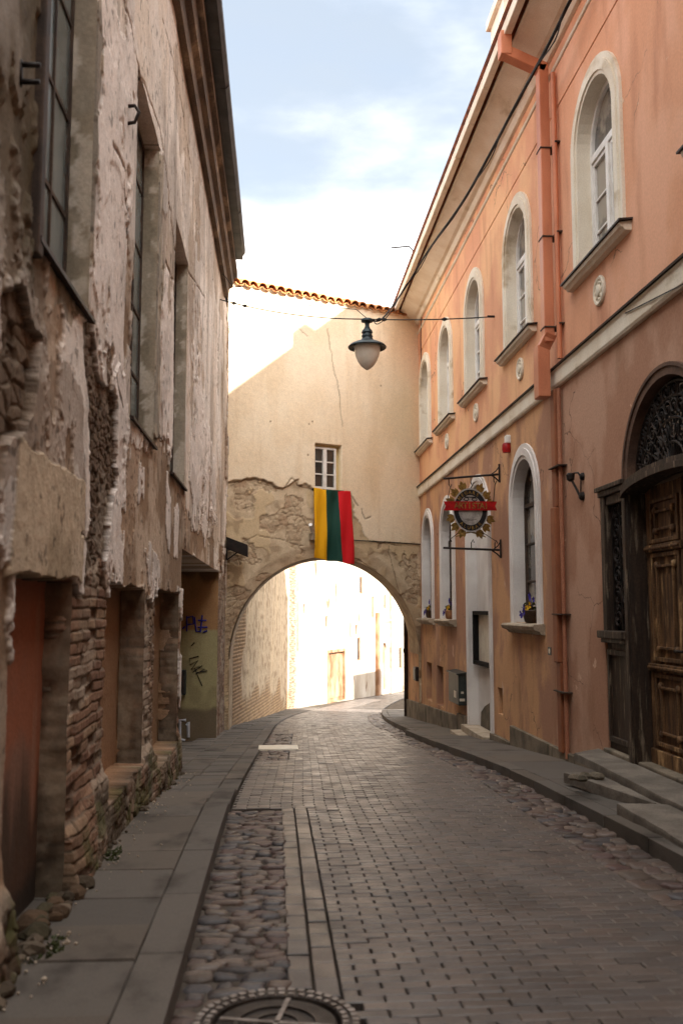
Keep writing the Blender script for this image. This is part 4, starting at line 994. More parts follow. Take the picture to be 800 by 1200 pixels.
pts = []
for s in (-1, 1):
    pt = MB()                                          # posts and side light frames
    y = lambda a, c_: tuple(sorted((PC_ + s * a, PC_ + s * c_)))
    pt.fbox(RW, *y(.93, 1.07), .02, 2.86, -.20, .03); pt.fbox(RW, *y(.955, 1.045), .05, 2.8, .0, .05)
    pt.fbox(RW, *y(1.64, 1.765), 1.37, 2.84, -.2, .02); pt.fbox(RW, *y(1.08, 1.13), 1.38, 2.84, -.2, .0); pt.fbox(RW, *y(1.13, 1.64), 2.74, 2.84, -.2, .0)
    pt.fbox(RW, *y(1.05, 1.80), 1.30, 1.38, -.2, .085); pt.fbox(RW, *y(1.06, 1.78), 1.25, 1.30, -.2, .05)
    pt.fbox(RW, *y(1.07, 1.765), .12, 1.25, -.2, -.02)
    pt.ring(RW, [(y(1.12, 1.72)[0], .20), (y(1.12, 1.72)[1], .20), (y(1.12, 1.72)[1], 1.18), (y(1.12, 1.72)[0], 1.18)], [(y(1.18, 1.66)[0], .26), (y(1.18, 1.66)[1], .26), (y(1.18, 1.66)[1], 1.12), (y(1.18, 1.66)[0], 1.12)], -.03, .008)
    pt.fbox(RW, *y(1.0, 1.81), 2.90, 2.95, -.02, .07); pt.fbox(RW, *y(1.02, 1.79), 2.84, 2.90, -.2, .04)
    pts.append(pt)
b = MB(); n = 20; up = [(PC_ + .96 * math.cos(math.pi * k / n), 2.80 + .13 * math.sin(math.pi * k / n)) for k in range(n + 1)]
b.prism(RW, [(u, v + .05) for u, v in up] + [(u, v) for u, v in up[::-1]], -.15, .075); b.prism(RW, [(u, v) for u, v in up] + [(u, v - .06) for u, v in up[::-1]], -.15, .09); portal_o = b.build('portal', M['darkwood'], RH, bevel=.006)
for pt in pts: pt.build('side_light', M['darkwood'], portal_o, bevel=.008)
b = MB(); arcp = lambda r, rz, n=28: [(PC_ + r * math.cos(math.pi * k / n), 2.90 + rz * math.sin(math.pi * k / n)) for k in range(n + 1)]
b.ring(RW, arcp(1.02, .96), arcp(.93, .87), -.12, .025, closed=False); b.ring(RW, arcp(1.045, .985), arcp(1.01, .95), -.01, .04, closed=False); b.build('arch_moulding', M['mould'], portal_o)
b = MB(); b.sheet(RW, [(PC_ - .95, 2.86)] + arcp(.95, .89)[::-1] + [(PC_ + .95, 2.86)], -.10)
for s in (-1, 1): a, e = sorted((PC_ + s * 1.1, PC_ + s * 1.68)); b.sheet(RW, [(a, 1.36), (e, 1.36), (e, 2.8), (a, 2.8)], -.10)
b.build('pane', M['glassdark'], portal_o)
b = MB()                                                    # wrought iron of the fanlight
def scroll(cy, cz, r, a0, turns, fr=RW, w=-.06, m=1.0, t=.011):
    P = []
    for k in range(26):
        q = k / 25; rr = r * (1 - .82 * q); a = a0 + m * turns * 2 * math.pi * q; P.append(fr(cy + rr * math.cos(a), cz + rr * math.sin(a), w))
    b.tube(P, t, 5)
for r in (.28, .52, .74, .88): b.tube([RW(u, v, -.06) for u, v in arcp(r, r * .93, 30)], .013, 5)
for k in range(1, 14):
    a = math.pi * k / 14; b.tube([RW(PC_ + r * math.cos(a), 2.9 + r * .93 * math.sin(a), -.06) for r in (.12, .88)], .010, 5)
for k in range(14):
    a = math.pi * (k + .5) / 14
    scroll(PC_ + .81 * math.cos(a), 2.9 + .75 * math.sin(a), .07, a, 1.4); scroll(PC_ + .63 * math.cos(a), 2.9 + .585 * math.sin(a), .085, a + 2, 1.5, m=-1)
    if k % 2: scroll(PC_ + .40 * math.cos(a), 2.9 + .37 * math.sin(a), .09, a + 1, 1.5)
b.build('fanlight_grille', M['iron'], portal_o)
for s in (-1, 1):
    b = MB(); yc = PC_ + s * 1.385
    b.tube([RW(yc, 1.40, -.06), RW(yc, 2.74, -.06)], .012, 5)
    for yy in (yc - .23, yc + .23): b.tube([RW(yy, 1.40, -.06), RW(yy, 2.74, -.06)], .010, 5)
    for k in range(6):
        zz = 1.52 + k * .23
        for q in (-1, 1): scroll(yc + q * .115, zz, .10, .5 + k, 1.6, m=q * (1 if k % 2 else -1)); scroll(yc + q * .115, zz + .115, .05, 2 + k, 1.3, m=-q)
    b.build('side_grille', M['iron'], portal_o)
def leaf(y0, y1):
    b = MB(); z0, z1 = .14, 2.84; w = -.17
    b.fbox(RW, y0, y1, z0, z1, w - .05, w)
    def panel(za, zb, raised=True):
        a, e = y0 + .12, y1 - .12
        b.ring(RW, [(a, za), (e, za), (e, zb), (a, zb)], [(a + .04, za + .04), (e - .04, za + .04), (e - .04, zb - .04), (a + .04, zb - .04)], w - .01, w + .03)
        a2, e2 = a + .13, e - .13; za, zb = za + .12, zb - .12
        b.ring(RW, [(a2, za), (e2, za), (e2, zb), (a2, zb)], [(a2 + .025, za + .025), (e2 - .025, za + .025), (e2 - .025, zb - .025), (a2 + .025, zb - .025)], w - .01, w + .035)
        for yy in (a2, e2):
            for zz in (za, zb): b.lathe(lambda p_, q_, h: RW(yy + p_, zz + q_, h), [(.04, w - .01), (.04, w + .03), (.02, w + .045)], 10)
    panel(.28, .98); panel(1.10, 2.16); panel(2.26, 2.70)
    for zz in (1.04, 2.21): b.fbox(RW, y0 + .03, y1 - .03, zz - .035, zz + .035, w - .01, w + .05); b.fbox(RW, y0 + .05, y1 - .05, zz - .012, zz + .012, w, w + .07)
    b.fbox(RW, y0, y1, .06, .24, w - .02, w + .04)
    for yy in (y0 + .05, y1 - .05): b.fbox(RW, yy - .03, yy + .03, z0 + .1, z1, w - .01, w + .022)
    return b
d1 = leaf(PC_ + .02, PC_ + .925).build('door', M['wood'], portal_o, bevel=.006)
d2 = leaf(PC_ - .925, PC_ - .02).build('door', M['wood'], portal_o, bevel=.006)
b = MB(); b.tube([RW(PC_ + .07, 1.22, -.17), RW(PC_ + .07, 1.22, -.09), RW(PC_ + .17, 1.22, -.085)], .014, 8); b.build('handle', M['iron'], d1, smooth=True)
b = MB()
for s in (-1, 1): a, e = sorted((PC_ + s * 1.04, PC_ + s * 1.80)); b.fbox(RW, a, e, -.2, .12, -.2, .05)
b.fbox(RW, PC_ - 1.0, PC_ + 1.0, -.2, .10, -.25, -.0); b.build('stone_base', M['concrete'], portal_o, bevel=.015)

# small fittings of the facade that are things of their own
pa = RP(597, 520); t = thing('alarm_siren', 'red and white alarm siren on the orange wall above the arched lower window', 'siren', RW(*pa, 0))
b = MB(); b.fbox(RW, pa[0] - .07, pa[0] + .07, pa[1] + .0, pa[1] + .13, -.01, .075); b.build('housing', M['whitepaint'], t, bevel=.02)
b = MB(); b.lathe(lambda x, y, h: RW(pa[0] + x, pa[1] - .05 + h, .055 + y), [(.06, -.09), (.07, -.05), (.07, .03), (.055, .055)], 18); b.build('beacon', M['signred'], t, smooth=True, angle=40)
p0, p1 = RP(676, 558), RP(683, 582); t = thing('lantern_bracket', 'bent black iron lantern bracket without a lamp on the pink wall beside the portal', 'wall bracket', RW(*p1, 0))
y_, z_ = p1[0], (p0[1] + p1[1]) / 2
b = MB(); b.lathe(lambda x, y, h: RW(y_ + x, z_ - .13 + y, h), [(.055, -.01), (.05, .03), (.03, .05)], 12); b.build('wall_plate', M['iron'], t); b = MB(); b.lathe(lambda x, y, h: RW(y_ - .02 + x, z_ + .10 + y, h), [(.05, -.01), (.045, .025), (.03, .04)], 12); b.build('wall_plate', M['iron'], t)
b = MB(); b.tube([RW(y_, z_ - .13, .04), RW(y_ + .06, z_ - .02, .07), RW(y_ + .12, z_ + .10, .11)], .015, 6); b.tube([RW(y_ - .02, z_ + .10, .03), RW(y_ + .02, z_ + .15, .05), RW(y_ + .08, z_ + .155, .08), RW(y_ + .10, z_ + .10, .08)], .011, 6); b.tube([RW(y_ - .02, z_ + .10, .03), RW(y_ - .01, z_ - .1, .035)], .008, 5); b.build('arm', M['iron'], t)
b = MB(); b.lathe(lambda x, y, h: RW(y_ + .12 + x, z_ + .09 + h, .11 + y), [(.02, -.03), (.045, -.01), (.05, .05), (.035, .07)], 10); b.build('socket', M['iron'], t)
ya, za = RP(546, 790); yb, zb = RP(535, 821); t = thing('mailbox', 'dark grey mailbox with pasted stickers on the orange wall left of the white doorway', 'mailbox', RW((ya + yb) / 2, zb, 0))
b = MB(); b.fbox(RW, ya - .02, yb + .02, zb, za - .0, .0, .16); b.prism(lambda u, v, w: RW(w, v, u), [(-.01, za), (.2, za - .015), (.2, za + .01), (-.01, za + .04)], ya - .05, yb + .05); b.build('housing', M['green_box'], t, bevel=.01)
b = MB(); b.fbox(lambda u, v, w: (WX - .02 - u, ya - .021 - w, zb + v), .04, .09, .22, .26, 0, .004); b.build('sticker', M['paper'], t); b = MB(); b.fbox(lambda u, v, w: (WX - .02 - u, ya - .021 - w, zb + v), .02, .12, .08, .13, 0, .004); b.build('sticker', M['paper'], t); b = MB(); b.fbox(RW, ya + .2, ya + .42, zb + .12, zb + .25, .155, .164); b.build('sticker', M['paper'], t)
y_, z_ = RP(490, 790); t = thing('electric_box', 'small dark electric box low on the orange wall beside the arch', 'electric box', RW(y_, z_, 0))
b = MB(); b.fbox(RW, y_ - .2, y_ + .2, z_ - .16, z_ + .18, 0, .1); b.build('housing', M['darkmetal'], t, bevel=.01)
b = MB(); b.fbox(RW, y_ - .16, y_ + .16, z_ - .12, z_ + .14, .1, .112); b.build('lid', M['green_box'], t, bevel=.004)
y_, z_ = RP(654, 763); t = thing('number_plaque', 'tiny black and white plaque on the brown downpipe', 'plaque', RW(y_, z_, .085))
b = MB(); b.fbox(RW, y_ - .06, y_ + .08, z_ - .05, z_ + .05, .11, .118); b.build('plate', M['signblack'], t)
b = MB(); b.lathe(lambda x, y, h: RW(y_ + .01 + x, z_ + y, h), [(.032, .117), (.032, .121)], 14); b.build('emblem', M['paper'], t)

# menu case in the niche
X2 = WX + .15
(ya, za), (yb, zb) = RP(573, 716, X2), RP(554, 776, X2)
t = thing('menu_case', 'black framed menu case with a pale sheet hung in the white doorway', 'menu case', (X2, (ya + yb) / 2, zb)); fr = lambda u, v, w: (X2 - w, u, v)
ya, yb = 15.9, 17.3
b = MB(); b.ring(fr, [(ya, zb), (yb, zb), (yb, za), (ya, za)], [(ya + .07, zb + .07), (yb - .10, zb + .07), (yb - .10, za - .07), (ya + .07, za - .07)],   .003, .12); b.build('frame', M['blackmatte'], t, bevel=.006)
b = MB(); b.fbox(fr, ya + .05, yb - .12, zb + .05, za - .05, .004, .03); b.build('sheet', M['paper'], t)

# flower pots on the three lower sills
def pot(y, label, light, dy):
    t = thing('flower_pot', label, 'flower pot', (WX - .0, y, 1.425), 'flower pots on the window sills')
    fr = lambda a, c_, h: (WX + .02 + c_, y + a, 1.42 + h)
    b = MB(); b.lathe(lambda a, c_, h: fr(a * (1.7 if not light else 1.2), c_, h), [(.07, 0), (.095, .02), (.115, .14), (.125, .17), (.118, .18), (.10, .17), (.09, .15)], 20); b.build('pot', M['potlight' if light else 'pot'], t, smooth=True, angle=50)
    b = MB()
    for k in range(80):
        a = random.uniform(0, 6.28); r = random.uniform(.0, .17) * (1 if not light else .8); p = Vector(fr(r * math.cos(a) * 1.3, r * math.sin(a) * .7, random.uniform(.15, .26))); q = Vector((random.uniform(-1, 1), random.uniform(-1, 1), random.uniform(-.2, 1))).normalized() * random.uniform(.03, .06); s_ = q.cross(Vector((.3, .5, .8))).normalized() * .02
        b.add([p, p + q * .5 + s_, p + q, p + q * .5 - s_], [(0, 1, 2, 3)])
    b.build('leaves', M['leaf'], t, norm=False)
    for col, spots in (('violet', [(-.05, -.02, .36), (-.02, .04, .33), (.02, 0, .39), (-.10, -.12, .16), (-.06, -.14, .10), (.18, -.05, .22), (.16, -.1, .13)]), ('yellow', [(-.12, -.04, .25), (-.08, -.06, .22), (.0, -.06, .2)])):
        b = MB()
        for a, c_, h in spots:
            p = Vector(fr(a + dy + random.uniform(-.02, .02), c_, h))
            for k in range(5):
                an = k * 1.257 + random.random(); d = Vector((-.35, -.8 * .3 + math.cos(an), math.sin(an))).normalized(); e = d.cross(Vector((1, .3, 0))).normalized()
                b.add([p, p + d * .03 + e * .026, p + d * .055, p + d * .03 - e * .026], [(0, 1, 2, 3)])
            b.tube([p, Vector(fr(a * .4, 0, .16))], .003, 4)
        b.build('flowers', M[col], t, norm=False)
pot(13.2, 'dark oval pot of violet and yellow pansies on the sill of the nearest lower window', False, 0)
pot(19.45, 'pale pot of violet and yellow flowers on the narrow window sill below the hanging sign', True, 0)
pot(22.0, 'small dark pot of violet flowers on the farthest sill, next to the arch', False, 0)

# ------------------------------------------------------------------ beyond the arch
Q0, Q1, Q2 = Vector((-1.12, 22.2, 0)), Vector((.66, 34.8, 0)), Vector((8.6, 54.0, 0))
G1 = (Q1 - Q0).normalized(); GN1 = Vector((G1.y, -G1.x, 0)); L1 = (Q1 - Q0).length
BH = thing('brick_building', 'plastered house wall with bared brick just behind the arch on the left', 'building', tuple(Q0 + Vector((0, 0, -1.3))))
F1 = lambda u, v, w: tuple(Q0 + G1 * u + GN1 * w + Vector((0, 0, v)))
def c_behind(U_, Z_):
    n = fbm(U_ * .9, Z_ * .7, 5, 201); n2 = fbm(U_ * 5, Z_ * 5, 4, 202); st = fbm(U_ * 4, Z_ * .4, 4, 203)
    c = np.broadcast_to(np.array(lin(186, 166, 140)), U_.shape + (3,)).copy(); c = cmixn(c, sstep(.45, .65, st) * .55, lin(206, 184, 152)); c = cmixn(c, sstep(.55, .7, n2) * .6, lin(136, 112, 86))
    bk, bid = bricks(U_, Z_, .28, .09); m = np.maximum(sstep(.5, .1, U_ - 1.3 - 2.4 * (n - .3) - .8 * (n2 - .5)), sstep(.3, -.1, Z_ + .9 - 2.4 * (n - .45) + .05 * U_)) * .85
    cb = cmixn(np.broadcast_to(np.array(lin(160, 130, 100)), c.shape).copy(), sstep(.2, .9, bid), lin(176, 144, 106)); cb = cmixn(cb, (1 - bk) * .75, lin(104, 86, 64))
    c = cmixn(c, m, cb); d = (n - .5) * .06 * 1 + (n2 - .5) * .02 - m * .03 + m * bk * .025
    c = cmixn(c, sstep(-1.2, -1.9, Z_ + U_ * .05 + (n - .5)) * .6, lin(120, 106, 70))
    return c, d
def far_grid(name, F, u0, u1, z0, z1, du, cf, parent):
    U_, Z_ = np.meshgrid(np.arange(u0, u1, du), np.arange(z0, z1, du), indexing='ij'); c, d = cf(U_, Z_)
    p0, pu, pn = Vector(F(0, 0, 0)), Vector(F(1, 0, 0)) - Vector(F(0, 0, 0)), Vector(F(0, 0, 1)) - Vector(F(0, 0, 0))
    V = np.stack([p0.x + pu.x * U_ + pn.x * d, p0.y + pu.y * U_ + pn.y * d, Z_], -1); return grid(name, V, c, M['farwall'], parent)
far_grid('wall', F1, 0, L1, -2.4, 7.6, .03, c_behind, BH)
b = MB(); b.fbox(F1, 0, L1, 7.55, 7.62, -5, .25); b.fbox(F1, 0, L1, -2.4, 7.5, -5, -4.8); b.build('roof', M['tile_old'], BH)
b = MB()                                                   # brick pier and pipe at its far end
b.fbox(F1, L1 - 1.25, L1 - .75, -2.4, 7.4, -.05, .22); b.build('brick_pier', mat('pale_brick', lin(176, 158, 140), lin(128, 104, 86), sc=9, stretch=(1, 1, 3), thr=(.45, .55), bump=.6, bsc=14, bdist=.03), BH, bevel=.03)
b = MB(); b.tube([F1(L1 - .35, 7.4, .14), F1(L1 - .35, .1, .14)], .09, 10); b.build('downpipe', M['sill'], BH, smooth=True)

G2 = (Q2 - Q1).normalized(); GN2 = Vector((G2.y, -G2.x, 0)); L2 = (Q2 - Q1).length
F2 = lambda u, v, w: tuple(Q1 + G2 * u + GN2 * w + Vector((0, 0, v)))
def FP(px, py): p = hit(px, py, Q1, GN2); return (p - Q1).dot(G2), p.z
SH = thing('sunlit_building', 'pale sunlit house seen through the arch where the street bends away', 'building', tuple(Q1 + G2 * 8 + Vector((0, 0, -2.2))))
def frect(x0, y0, x1, y1): (a, za), (e, zb) = FP(x0, y0), FP(x1, y1); return [(min(a, e), min(za, zb)), (max(a, e), min(za, zb)), (max(a, e), max(za, zb)), (min(a, e), max(za, zb))]
fw = [frect(*q) for q in ((355, 708, 357.5, 719), (381, 722, 384, 735), (421, 676, 425, 696), (435.5, 699, 438, 724), (416, 732, 419, 744), (418, 747, 422.5, 774), (449.5, 697, 452, 713), (457, 701, 461, 716), (457, 758, 460, 783), (467, 759, 471, 783))]
fdoor = frect(383.5, 762, 404, 819); a = frect(448, 762, 453, 808)
u0, u1, z0, z1 = a[0][0], a[1][0], a[0][1], a[2][1]; adoor = [(u0, z0), (u1, z0)] + [((u0 + u1) / 2 + (u1 - u0) / 2 * math.cos(math.pi * k / 10), z1 + (u1 - u0) / 2 * math.sin(math.pi * k / 10)) for k in range(11)]
M['farplaster'] = mat('sunlit_plaster', lin(186, 176, 164), lin(158, 144, 128), sc=.8, stretch=(1, 1, .5), rough=.9, bump=.4, bsc=18, bsc2=2, bdist=.03, fine=.08, stain=lin(116, 90, 70), stain_sc=1.6, stain_st=(1, 1, .4), stain_thr=(.60, .68))
b = MB(); b.wall(F2, [(0, -4.5), (L2, -4.5), (L2, 8.2), (0, 8.2)], fw + [fdoor, adoor], 0, [.09] * 10 + [.12, .12])
b.fbox(F2, -.02, .0, -3, 8.2, -5, .0); b.build('wall', M['farplaster'], SH)
b = MB(); b.fbox(F2, 0, L2, 8.2, 8.4, -6, .35); b.build('roof', M['tile_old'], SH)
for h in fw:
    us = [p[0] for p in h]; vs_ = [p[1] for p in h]; b = MB(); a_, e_, c_, d_ = min(us), max(us), min(vs_), max(vs_)
    b.ring(F2, h, [(a_ + .05, c_ + .05), (e_ - .05, c_ + .05), (e_ - .05, d_ - .05), (a_ + .05, d_ - .05)], -.085, -.05); w_ = b.build('window', M['fardoor'], SH)
    b = MB(); b.sheet(F2, [(a_ + .02, c_ + .02), (e_ - .02, c_ + .02), (e_ - .02, d_ - .02), (a_ + .02, d_ - .02)], -.075); b.build('pane', M['glassdark'], w_)
b = MB(); us = [p[0] for p in fdoor]; a_, e_, c_, d_ = min(us), max(us), fdoor[0][1], fdoor[2][1]; b.fbox(F2, a_, e_, c_, d_, -.115, -.09)
b.ring(F2, fdoor, [(a_ + .1, c_ + .02), (e_ - .1, c_ + .02), (e_ - .1, d_ - .12), (a_ + .1, d_ - .12)], -.1, .03)
for k in range(4): b.fbox(F2, a_ + .1 + (e_ - a_ - .2) * k / 4 + .02, a_ + .1 + (e_ - a_ - .2) * (k + 1) / 4 - .02, c_ + .15, d_ - .25, -.09, -.06)
b.build('door', M['fardoor'], SH)['label'] = 'faded brown plank door'
b = MB(); b.sheet(F2, adoor, -.11); b.build('door', M['fardoor'], SH)['label'] = 'narrow arched door'
p = FP(440.5, 718); b = MB(); b.fbox(F2, p[0] - .16, p[0] + .16, -2.8, p[1], -.02, .16); b.build('pilaster', M['fardoor'], SH, bevel=.02)
p = FP(456, 700); b = MB(); b.tube([F2(p[0], p[1] + 2.5, .1), F2(p[0], -2.7, .1)], .05, 8); q = FP(456, 727); b.tube([F2(q[0] - .8, q[1], .12), F2(q[0] + .9, q[1], .12)], .02, 6); b.build('downpipe', M['sill'], SH)  # pole and crossbar modelled where a lamp and its wires cast a shadow

# yard wall across the bend (its shadow falls on the pale house) and an unseen slab added behind the orange house to cast shade
yw = thing('yard_wall', 'plain plastered yard wall across the bend beyond the arch', 'wall', (8.0, 40.5, -2)); b = MB()
pa, pb = Vector((8.3, 37.0, 0)), Vector((10.0, 41.0, 0)); dv = (pb - pa).normalized(); nv_ = Vector((dv.y, -dv.x, 0)); fr = lambda u, v, w: tuple(pa + dv * u + nv_ * w + Vector((0, 0, v)))
b.fbox(fr, 0, (pb - pa).length, -3, 2.75, -.3, 0); b.fbox(fr, -.05, (pb - pa).length + .05, 2.75, 2.85, -.36, .06); pc = Vector((5.9, 30.5, 0)); dv2 = (pa - pc).normalized(); nv2 = Vector((dv2.y, -dv2.x, 0)); fr2 = lambda u, v, w: tuple(pc + dv2 * u + nv2 * w + Vector((0, 0, v))); b.fbox(fr2, 0, (pa - pc).length - .02, -3, .9, -.3, 0)
b.build('wall', M['cream'], yw)
th = thing('shade_slab', 'unseen thin grey slab added behind the orange house to shade the street', 'building', (9.5, 4, 0))
b = MB(); b.box(6.95, 7.4, -14, 12.7, -2, 16.6); b.box(7.0, 7.5, 12.7, 25, -2, 13.72); b.build('wall', M['tallwall'], th)
b = MB(); b.prism(lambda u, v, w: (u, w, v), [(6.85, 16.6), (7.17, 16.85), (7.5, 16.6)], -14.1, 12.75); b.prism(lambda u, v, w: (u, w, v), [(6.93, 13.72), (7.05, 13.82), (7.3, 13.9), (7.57, 13.72)], 12.7, 25.2); b.build('roof', M['tile_old'], th)
b = MB(); b.box(7.08, 7.45, 15.3, 15.75, 13.7, 14.2); b.build('chimney', M['tallwall'], th)
rb = thing('rear_shade_house', 'unseen plain house behind the viewer, set close and high to shade the near street', 'building', (1, -8, 0))  # unseen block, placed near and tall to cut light on the near ground
b = MB(); b.box(-6, 9, -14, -7.5, -.5, 12); b.build('wall', M['tallwall'], rb); b = MB(); b.prism(lambda u, v, w: (w, u, v), [(-14.4, 12), (-10.7, 14.4), (-7.1, 12)], -6.2, 9.2); b.build('roof', M['tile_old'], rb)

# ------------------------------------------------------------------ things in the street
# hanging lamp and its wires
LPT = hit(258, 351, (-1.15, 4, 0), (1, -.0039, 0)); RPT = hit(579, 371, (WX, 0, 0), (1, 0, 0))
hv = RPT - LPT; nrm = Vector((hv.y, -hv.x, 0)).normalized()
lp_ = hit(430, 374, LPT, nrm); S_ = (lp_ - CAM).length / FPX
lt = thing('street_lamp', 'dark green street lamp with a milky glass globe hanging on a wire over the street', 'street lamp', tuple(lp_))
fr = lambda a, c_, h: (lp_.x + a, lp_.y + c_, lp_.z + h)
px = lambda v: -v * S_
b = MB(); b.lathe(fr, [(px(-6) * -1 * -1 if False else 6 * S_, px(0) + .0), (7 * S_, px(1)), (7 * S_, px(3)), (3 * S_, px(4)), (2.3 * S_, px(8)), (3.6 * S_, px(11)), (6 * S_, px(14)), (6.5 * S_, px(16)), (5.4 * S_, px(17)), (5.6 * S_, px(18.5)), (6.6 * S_, px(20)), (6 * S_, px(22)), (7.5 * S_, px(25)), (11 * S_, px(27.5))], 28); b.build('neck', M['lampmetal'], lt, smooth=True, angle=45)
b = MB(); b.lathe(fr, [(9 * S_, px(26)), (15 * S_, px(28)), (20 * S_, px(30.5)), (22 * S_, px(32.8)), (21.6 * S_, px(34)), (20 * S_, px(33)), (14.5 * S_, px(31)), (9 * S_, px(29.5))], 40, cap=False); b.build('lamp_shade', M['lampmetal'], lt, smooth=True, angle=50)
b = MB(); b.lathe(fr, [(14.6 * S_, px(30)), (14.9 * S_, px(33)), (14.6 * S_, px(38)), (13.2 * S_, px(44)), (10.6 * S_, px(50)), (7.2 * S_, px(55)), (3.5 * S_, px(58)), (1.2 * S_, px(59.4)), (.2 * S_, px(59.8))], 36); b.build('globe', M['globe'], lt, smooth=True)
def sag(p, q, s, n=24): return [p.lerp(q, k / n) - Vector((0, 0, s * 4 * k / n * (1 - k / n))) for k in range(n + 1)]
st_ = thing('span_wire', 'thin steel span wire stretched between the two facades and carrying the lamp', 'wire', tuple(LPT))
b = MB(); b.tube(sag(LPT, lp_, .10), .011, 5); b.tube(sag(lp_, RPT, .03), .011, 5); b.build('wire', M['cable'], st_)
b = MB(); b.tube([RPT + Vector((.02, 0, 0)), RPT - Vector((.12, 0, 0))], .02, 6)
for k, (q, e) in enumerate(((LPT, lp_), (lp_, RPT))):
    for t_ in ((.10, .18) if k == 0 else (.10, .14, .62)):
        c_ = q.lerp(e, t_) - Vector((0, 0, (.10 if k == 0 else .03) * 4 * t_ * (1 - t_))); dd = (e - q).normalized() * .05; b.tube([c_ - dd, c_, c_ + dd], [.014, .035, .014], 8)
b.build('insulator', M['cable'], st_)
b = MB(); P = [LPT + Vector((.0, -.05, .55)), LPT + Vector((.25, -.1, .22)), LPT + Vector((.5, -.3, .16))]; P += [LPT.lerp(lp_, t_) + Vector((0, 0, .17 - .25 * t_ * (1 - t_))) for t_ in (.2, .35, .5, .65, .8, .93)] + [lp_ + Vector((0, 0, .01))]; b.tube(P, .007, 5)
tag(b.build('feed_cable', M['cable']), 'thin second cable looping from the peeling house to the lamp above the span wire', 'cable')
P = []
for x, q in ((3.42, (716, -90)), (3.34, (668, 0)), (3.26, (643, 51)), (3.16, (604, 123)), (3.05, (575, 178)), (2.9, (541, 238)), (2.68, (502, 293)), (2.42, (476, 335))): P.append(hit(*q, (x, 0, 0), (1, 0, 0)))
P.append(lp_ + Vector((.28, .03, .03))); P.append(lp_ + Vector((.05, 0, 0)))
def smooth_path(P, n=6):
    R = []
    for i in range(len(P) - 1):
        a, b_, c_, d = P[max(i - 1, 0)], P[i], P[i + 1], P[min(i + 2, len(P) - 1)]
        for k in range(n):
            t = k / n; R.append(.5 * ((2 * b_) + (c_ - a) * t + (2 * a - 5 * b_ + 4 * c_ - d) * t * t + (3 * b_ - a - 3 * c_ + d) * t ** 3))
    return R + [P[-1]]
SP = smooth_path(P); b = MB(); b.tube(SP, [.021 if p.y < 15.5 else .016 for p in SP], 7)
Q = [p + Vector((.02 * math.sin(i * .9), .03 * math.cos(i * .7), -.03 + .03 * math.sin(i * .5))) for i, p in enumerate(SP[2:-2])]; b.tube(Q, .009, 5)
tag(b.build('power_cable', M['cable'], smooth=True), 'thick black cable running down from the orange eaves to the lamp', 'cable')
b = MB(); P = [hit(px_, py_, (WX - .03, 0, 0), (1, 0, 0)) for px_, py_ in ((494, 372), (493, 380), (492.5, 400), (493, 418), (494, 432))]; b.tube(P, .012, 5); tag(b.build('wall_cable', M['cable']), 'thin cable dropping down the corner of the orange wall beside the cream wall', 'cable')
b = MB(); p, q = hit(458, 290.5, (0, 20, 0), (0, 1, 0)), Vector((2.9, 20, 0)); q.z = p.z + .05; b.tube([p, q, q + Vector((.12, .05, -.12))], .016, 6); tag(b.build('roof_rod', M['darkmetal']), 'thin metal rod sticking out against the sky from the eaves near the arch', 'rod')
b = MB(); P = [RP(800, 332, WX - .08), RP(752, 357, WX - .07), RP(738, 367, WX - .02)]; b.tube([Vector((WX - .07, y, z_)) for y, z_ in P], .006, 5); tag(b.build('facade_wire', M['cable']), 'thin wire along the cream band on the salmon wall', 'wire')

# hanging sign on two iron brackets
YS = RP(586, 556)[0]
zt, zb = RP(584, 556)[1], RP(588, 645)[1]
def hx(px_, py_): p = hit(px_, py_, (0, YS, 0), (0, 1, 0)); return p.x, p.z
br = thing('sign_bracket', 'pair of black iron arms on the orange wall with the round sign strung between them', 'bracket', (WX, YS, zb))
for py_w, tip in ((556, (519, 561)), (645, (519, 642))):
    xe, ze = hx(*tip); zw = RP(586, py_w)[1]
    b = MB(); b.tube([(WX - .04, YS, zw), (xe, YS, ze)], .018, 8); b.tube([(WX - .02, YS, zw + .17), (WX - .02, YS, zw - .13)], .016, 6)
    b.tube([(WX - .03, YS, zw - .11), (WX - .08, YS, zw - .06), (WX - .17, YS, zw)], .012, 6); b.tube([(WX - .03, YS, zw + .12), (WX - .07, YS, zw + .06), (WX - .15, YS, zw)], .010, 6)
    for f_ in (.1, .5, .92):
        x_ = xe + (WX - .04 - xe) * f_; zz = ze + (zw - ze) * f_; sg = -1 if py_w < 600 else 1
        b.tube([(x_, YS, zz), (x_, YS, zz + sg * .10), (x_ + .03, YS, zz + sg * .15), (x_ + .045, YS, zz + sg * .10)], .009, 6)
    b.build('arm', M['iron'], br)
cx_, cz_ = hx(551, 598)
sg = thing('hanging_sign', 'round black and silver tavern sign with gold leaves and a red ribbon reading ARTISTAI', 'sign', (cx_, YS, cz_))
yaw = math.radians(12)
SF = lambda u, v, w: (cx_ + u * math.cos(yaw) - w * math.sin(yaw), YS - u * math.sin(yaw) * -1 * .0 - w * math.cos(yaw) + u * math.sin(yaw), cz_ + v)
RX, RZ = .295, .345
el = lambda k, n=48: [(RX * k * math.cos(2 * math.pi * i / n), RZ * k * math.sin(2 * math.pi * i / n)) for i in range(n)]
b = MB(); b.prism(SF, el(.97), -.02, .02); b.build('disc', M['signblack'], sg)
b = MB(); b.ring(SF, el(1.03), el(.96), -.03, .032); b.ring(SF, el(.70), el(.66), .0, .030); b.build('rim', M['signgrey'], sg)
b = MB(); b.prism(SF, el(.67), -.024, .024); b.build('centre_plate', M['signgrey'], sg)
b = MB()                                                    # gold leaves round the disc
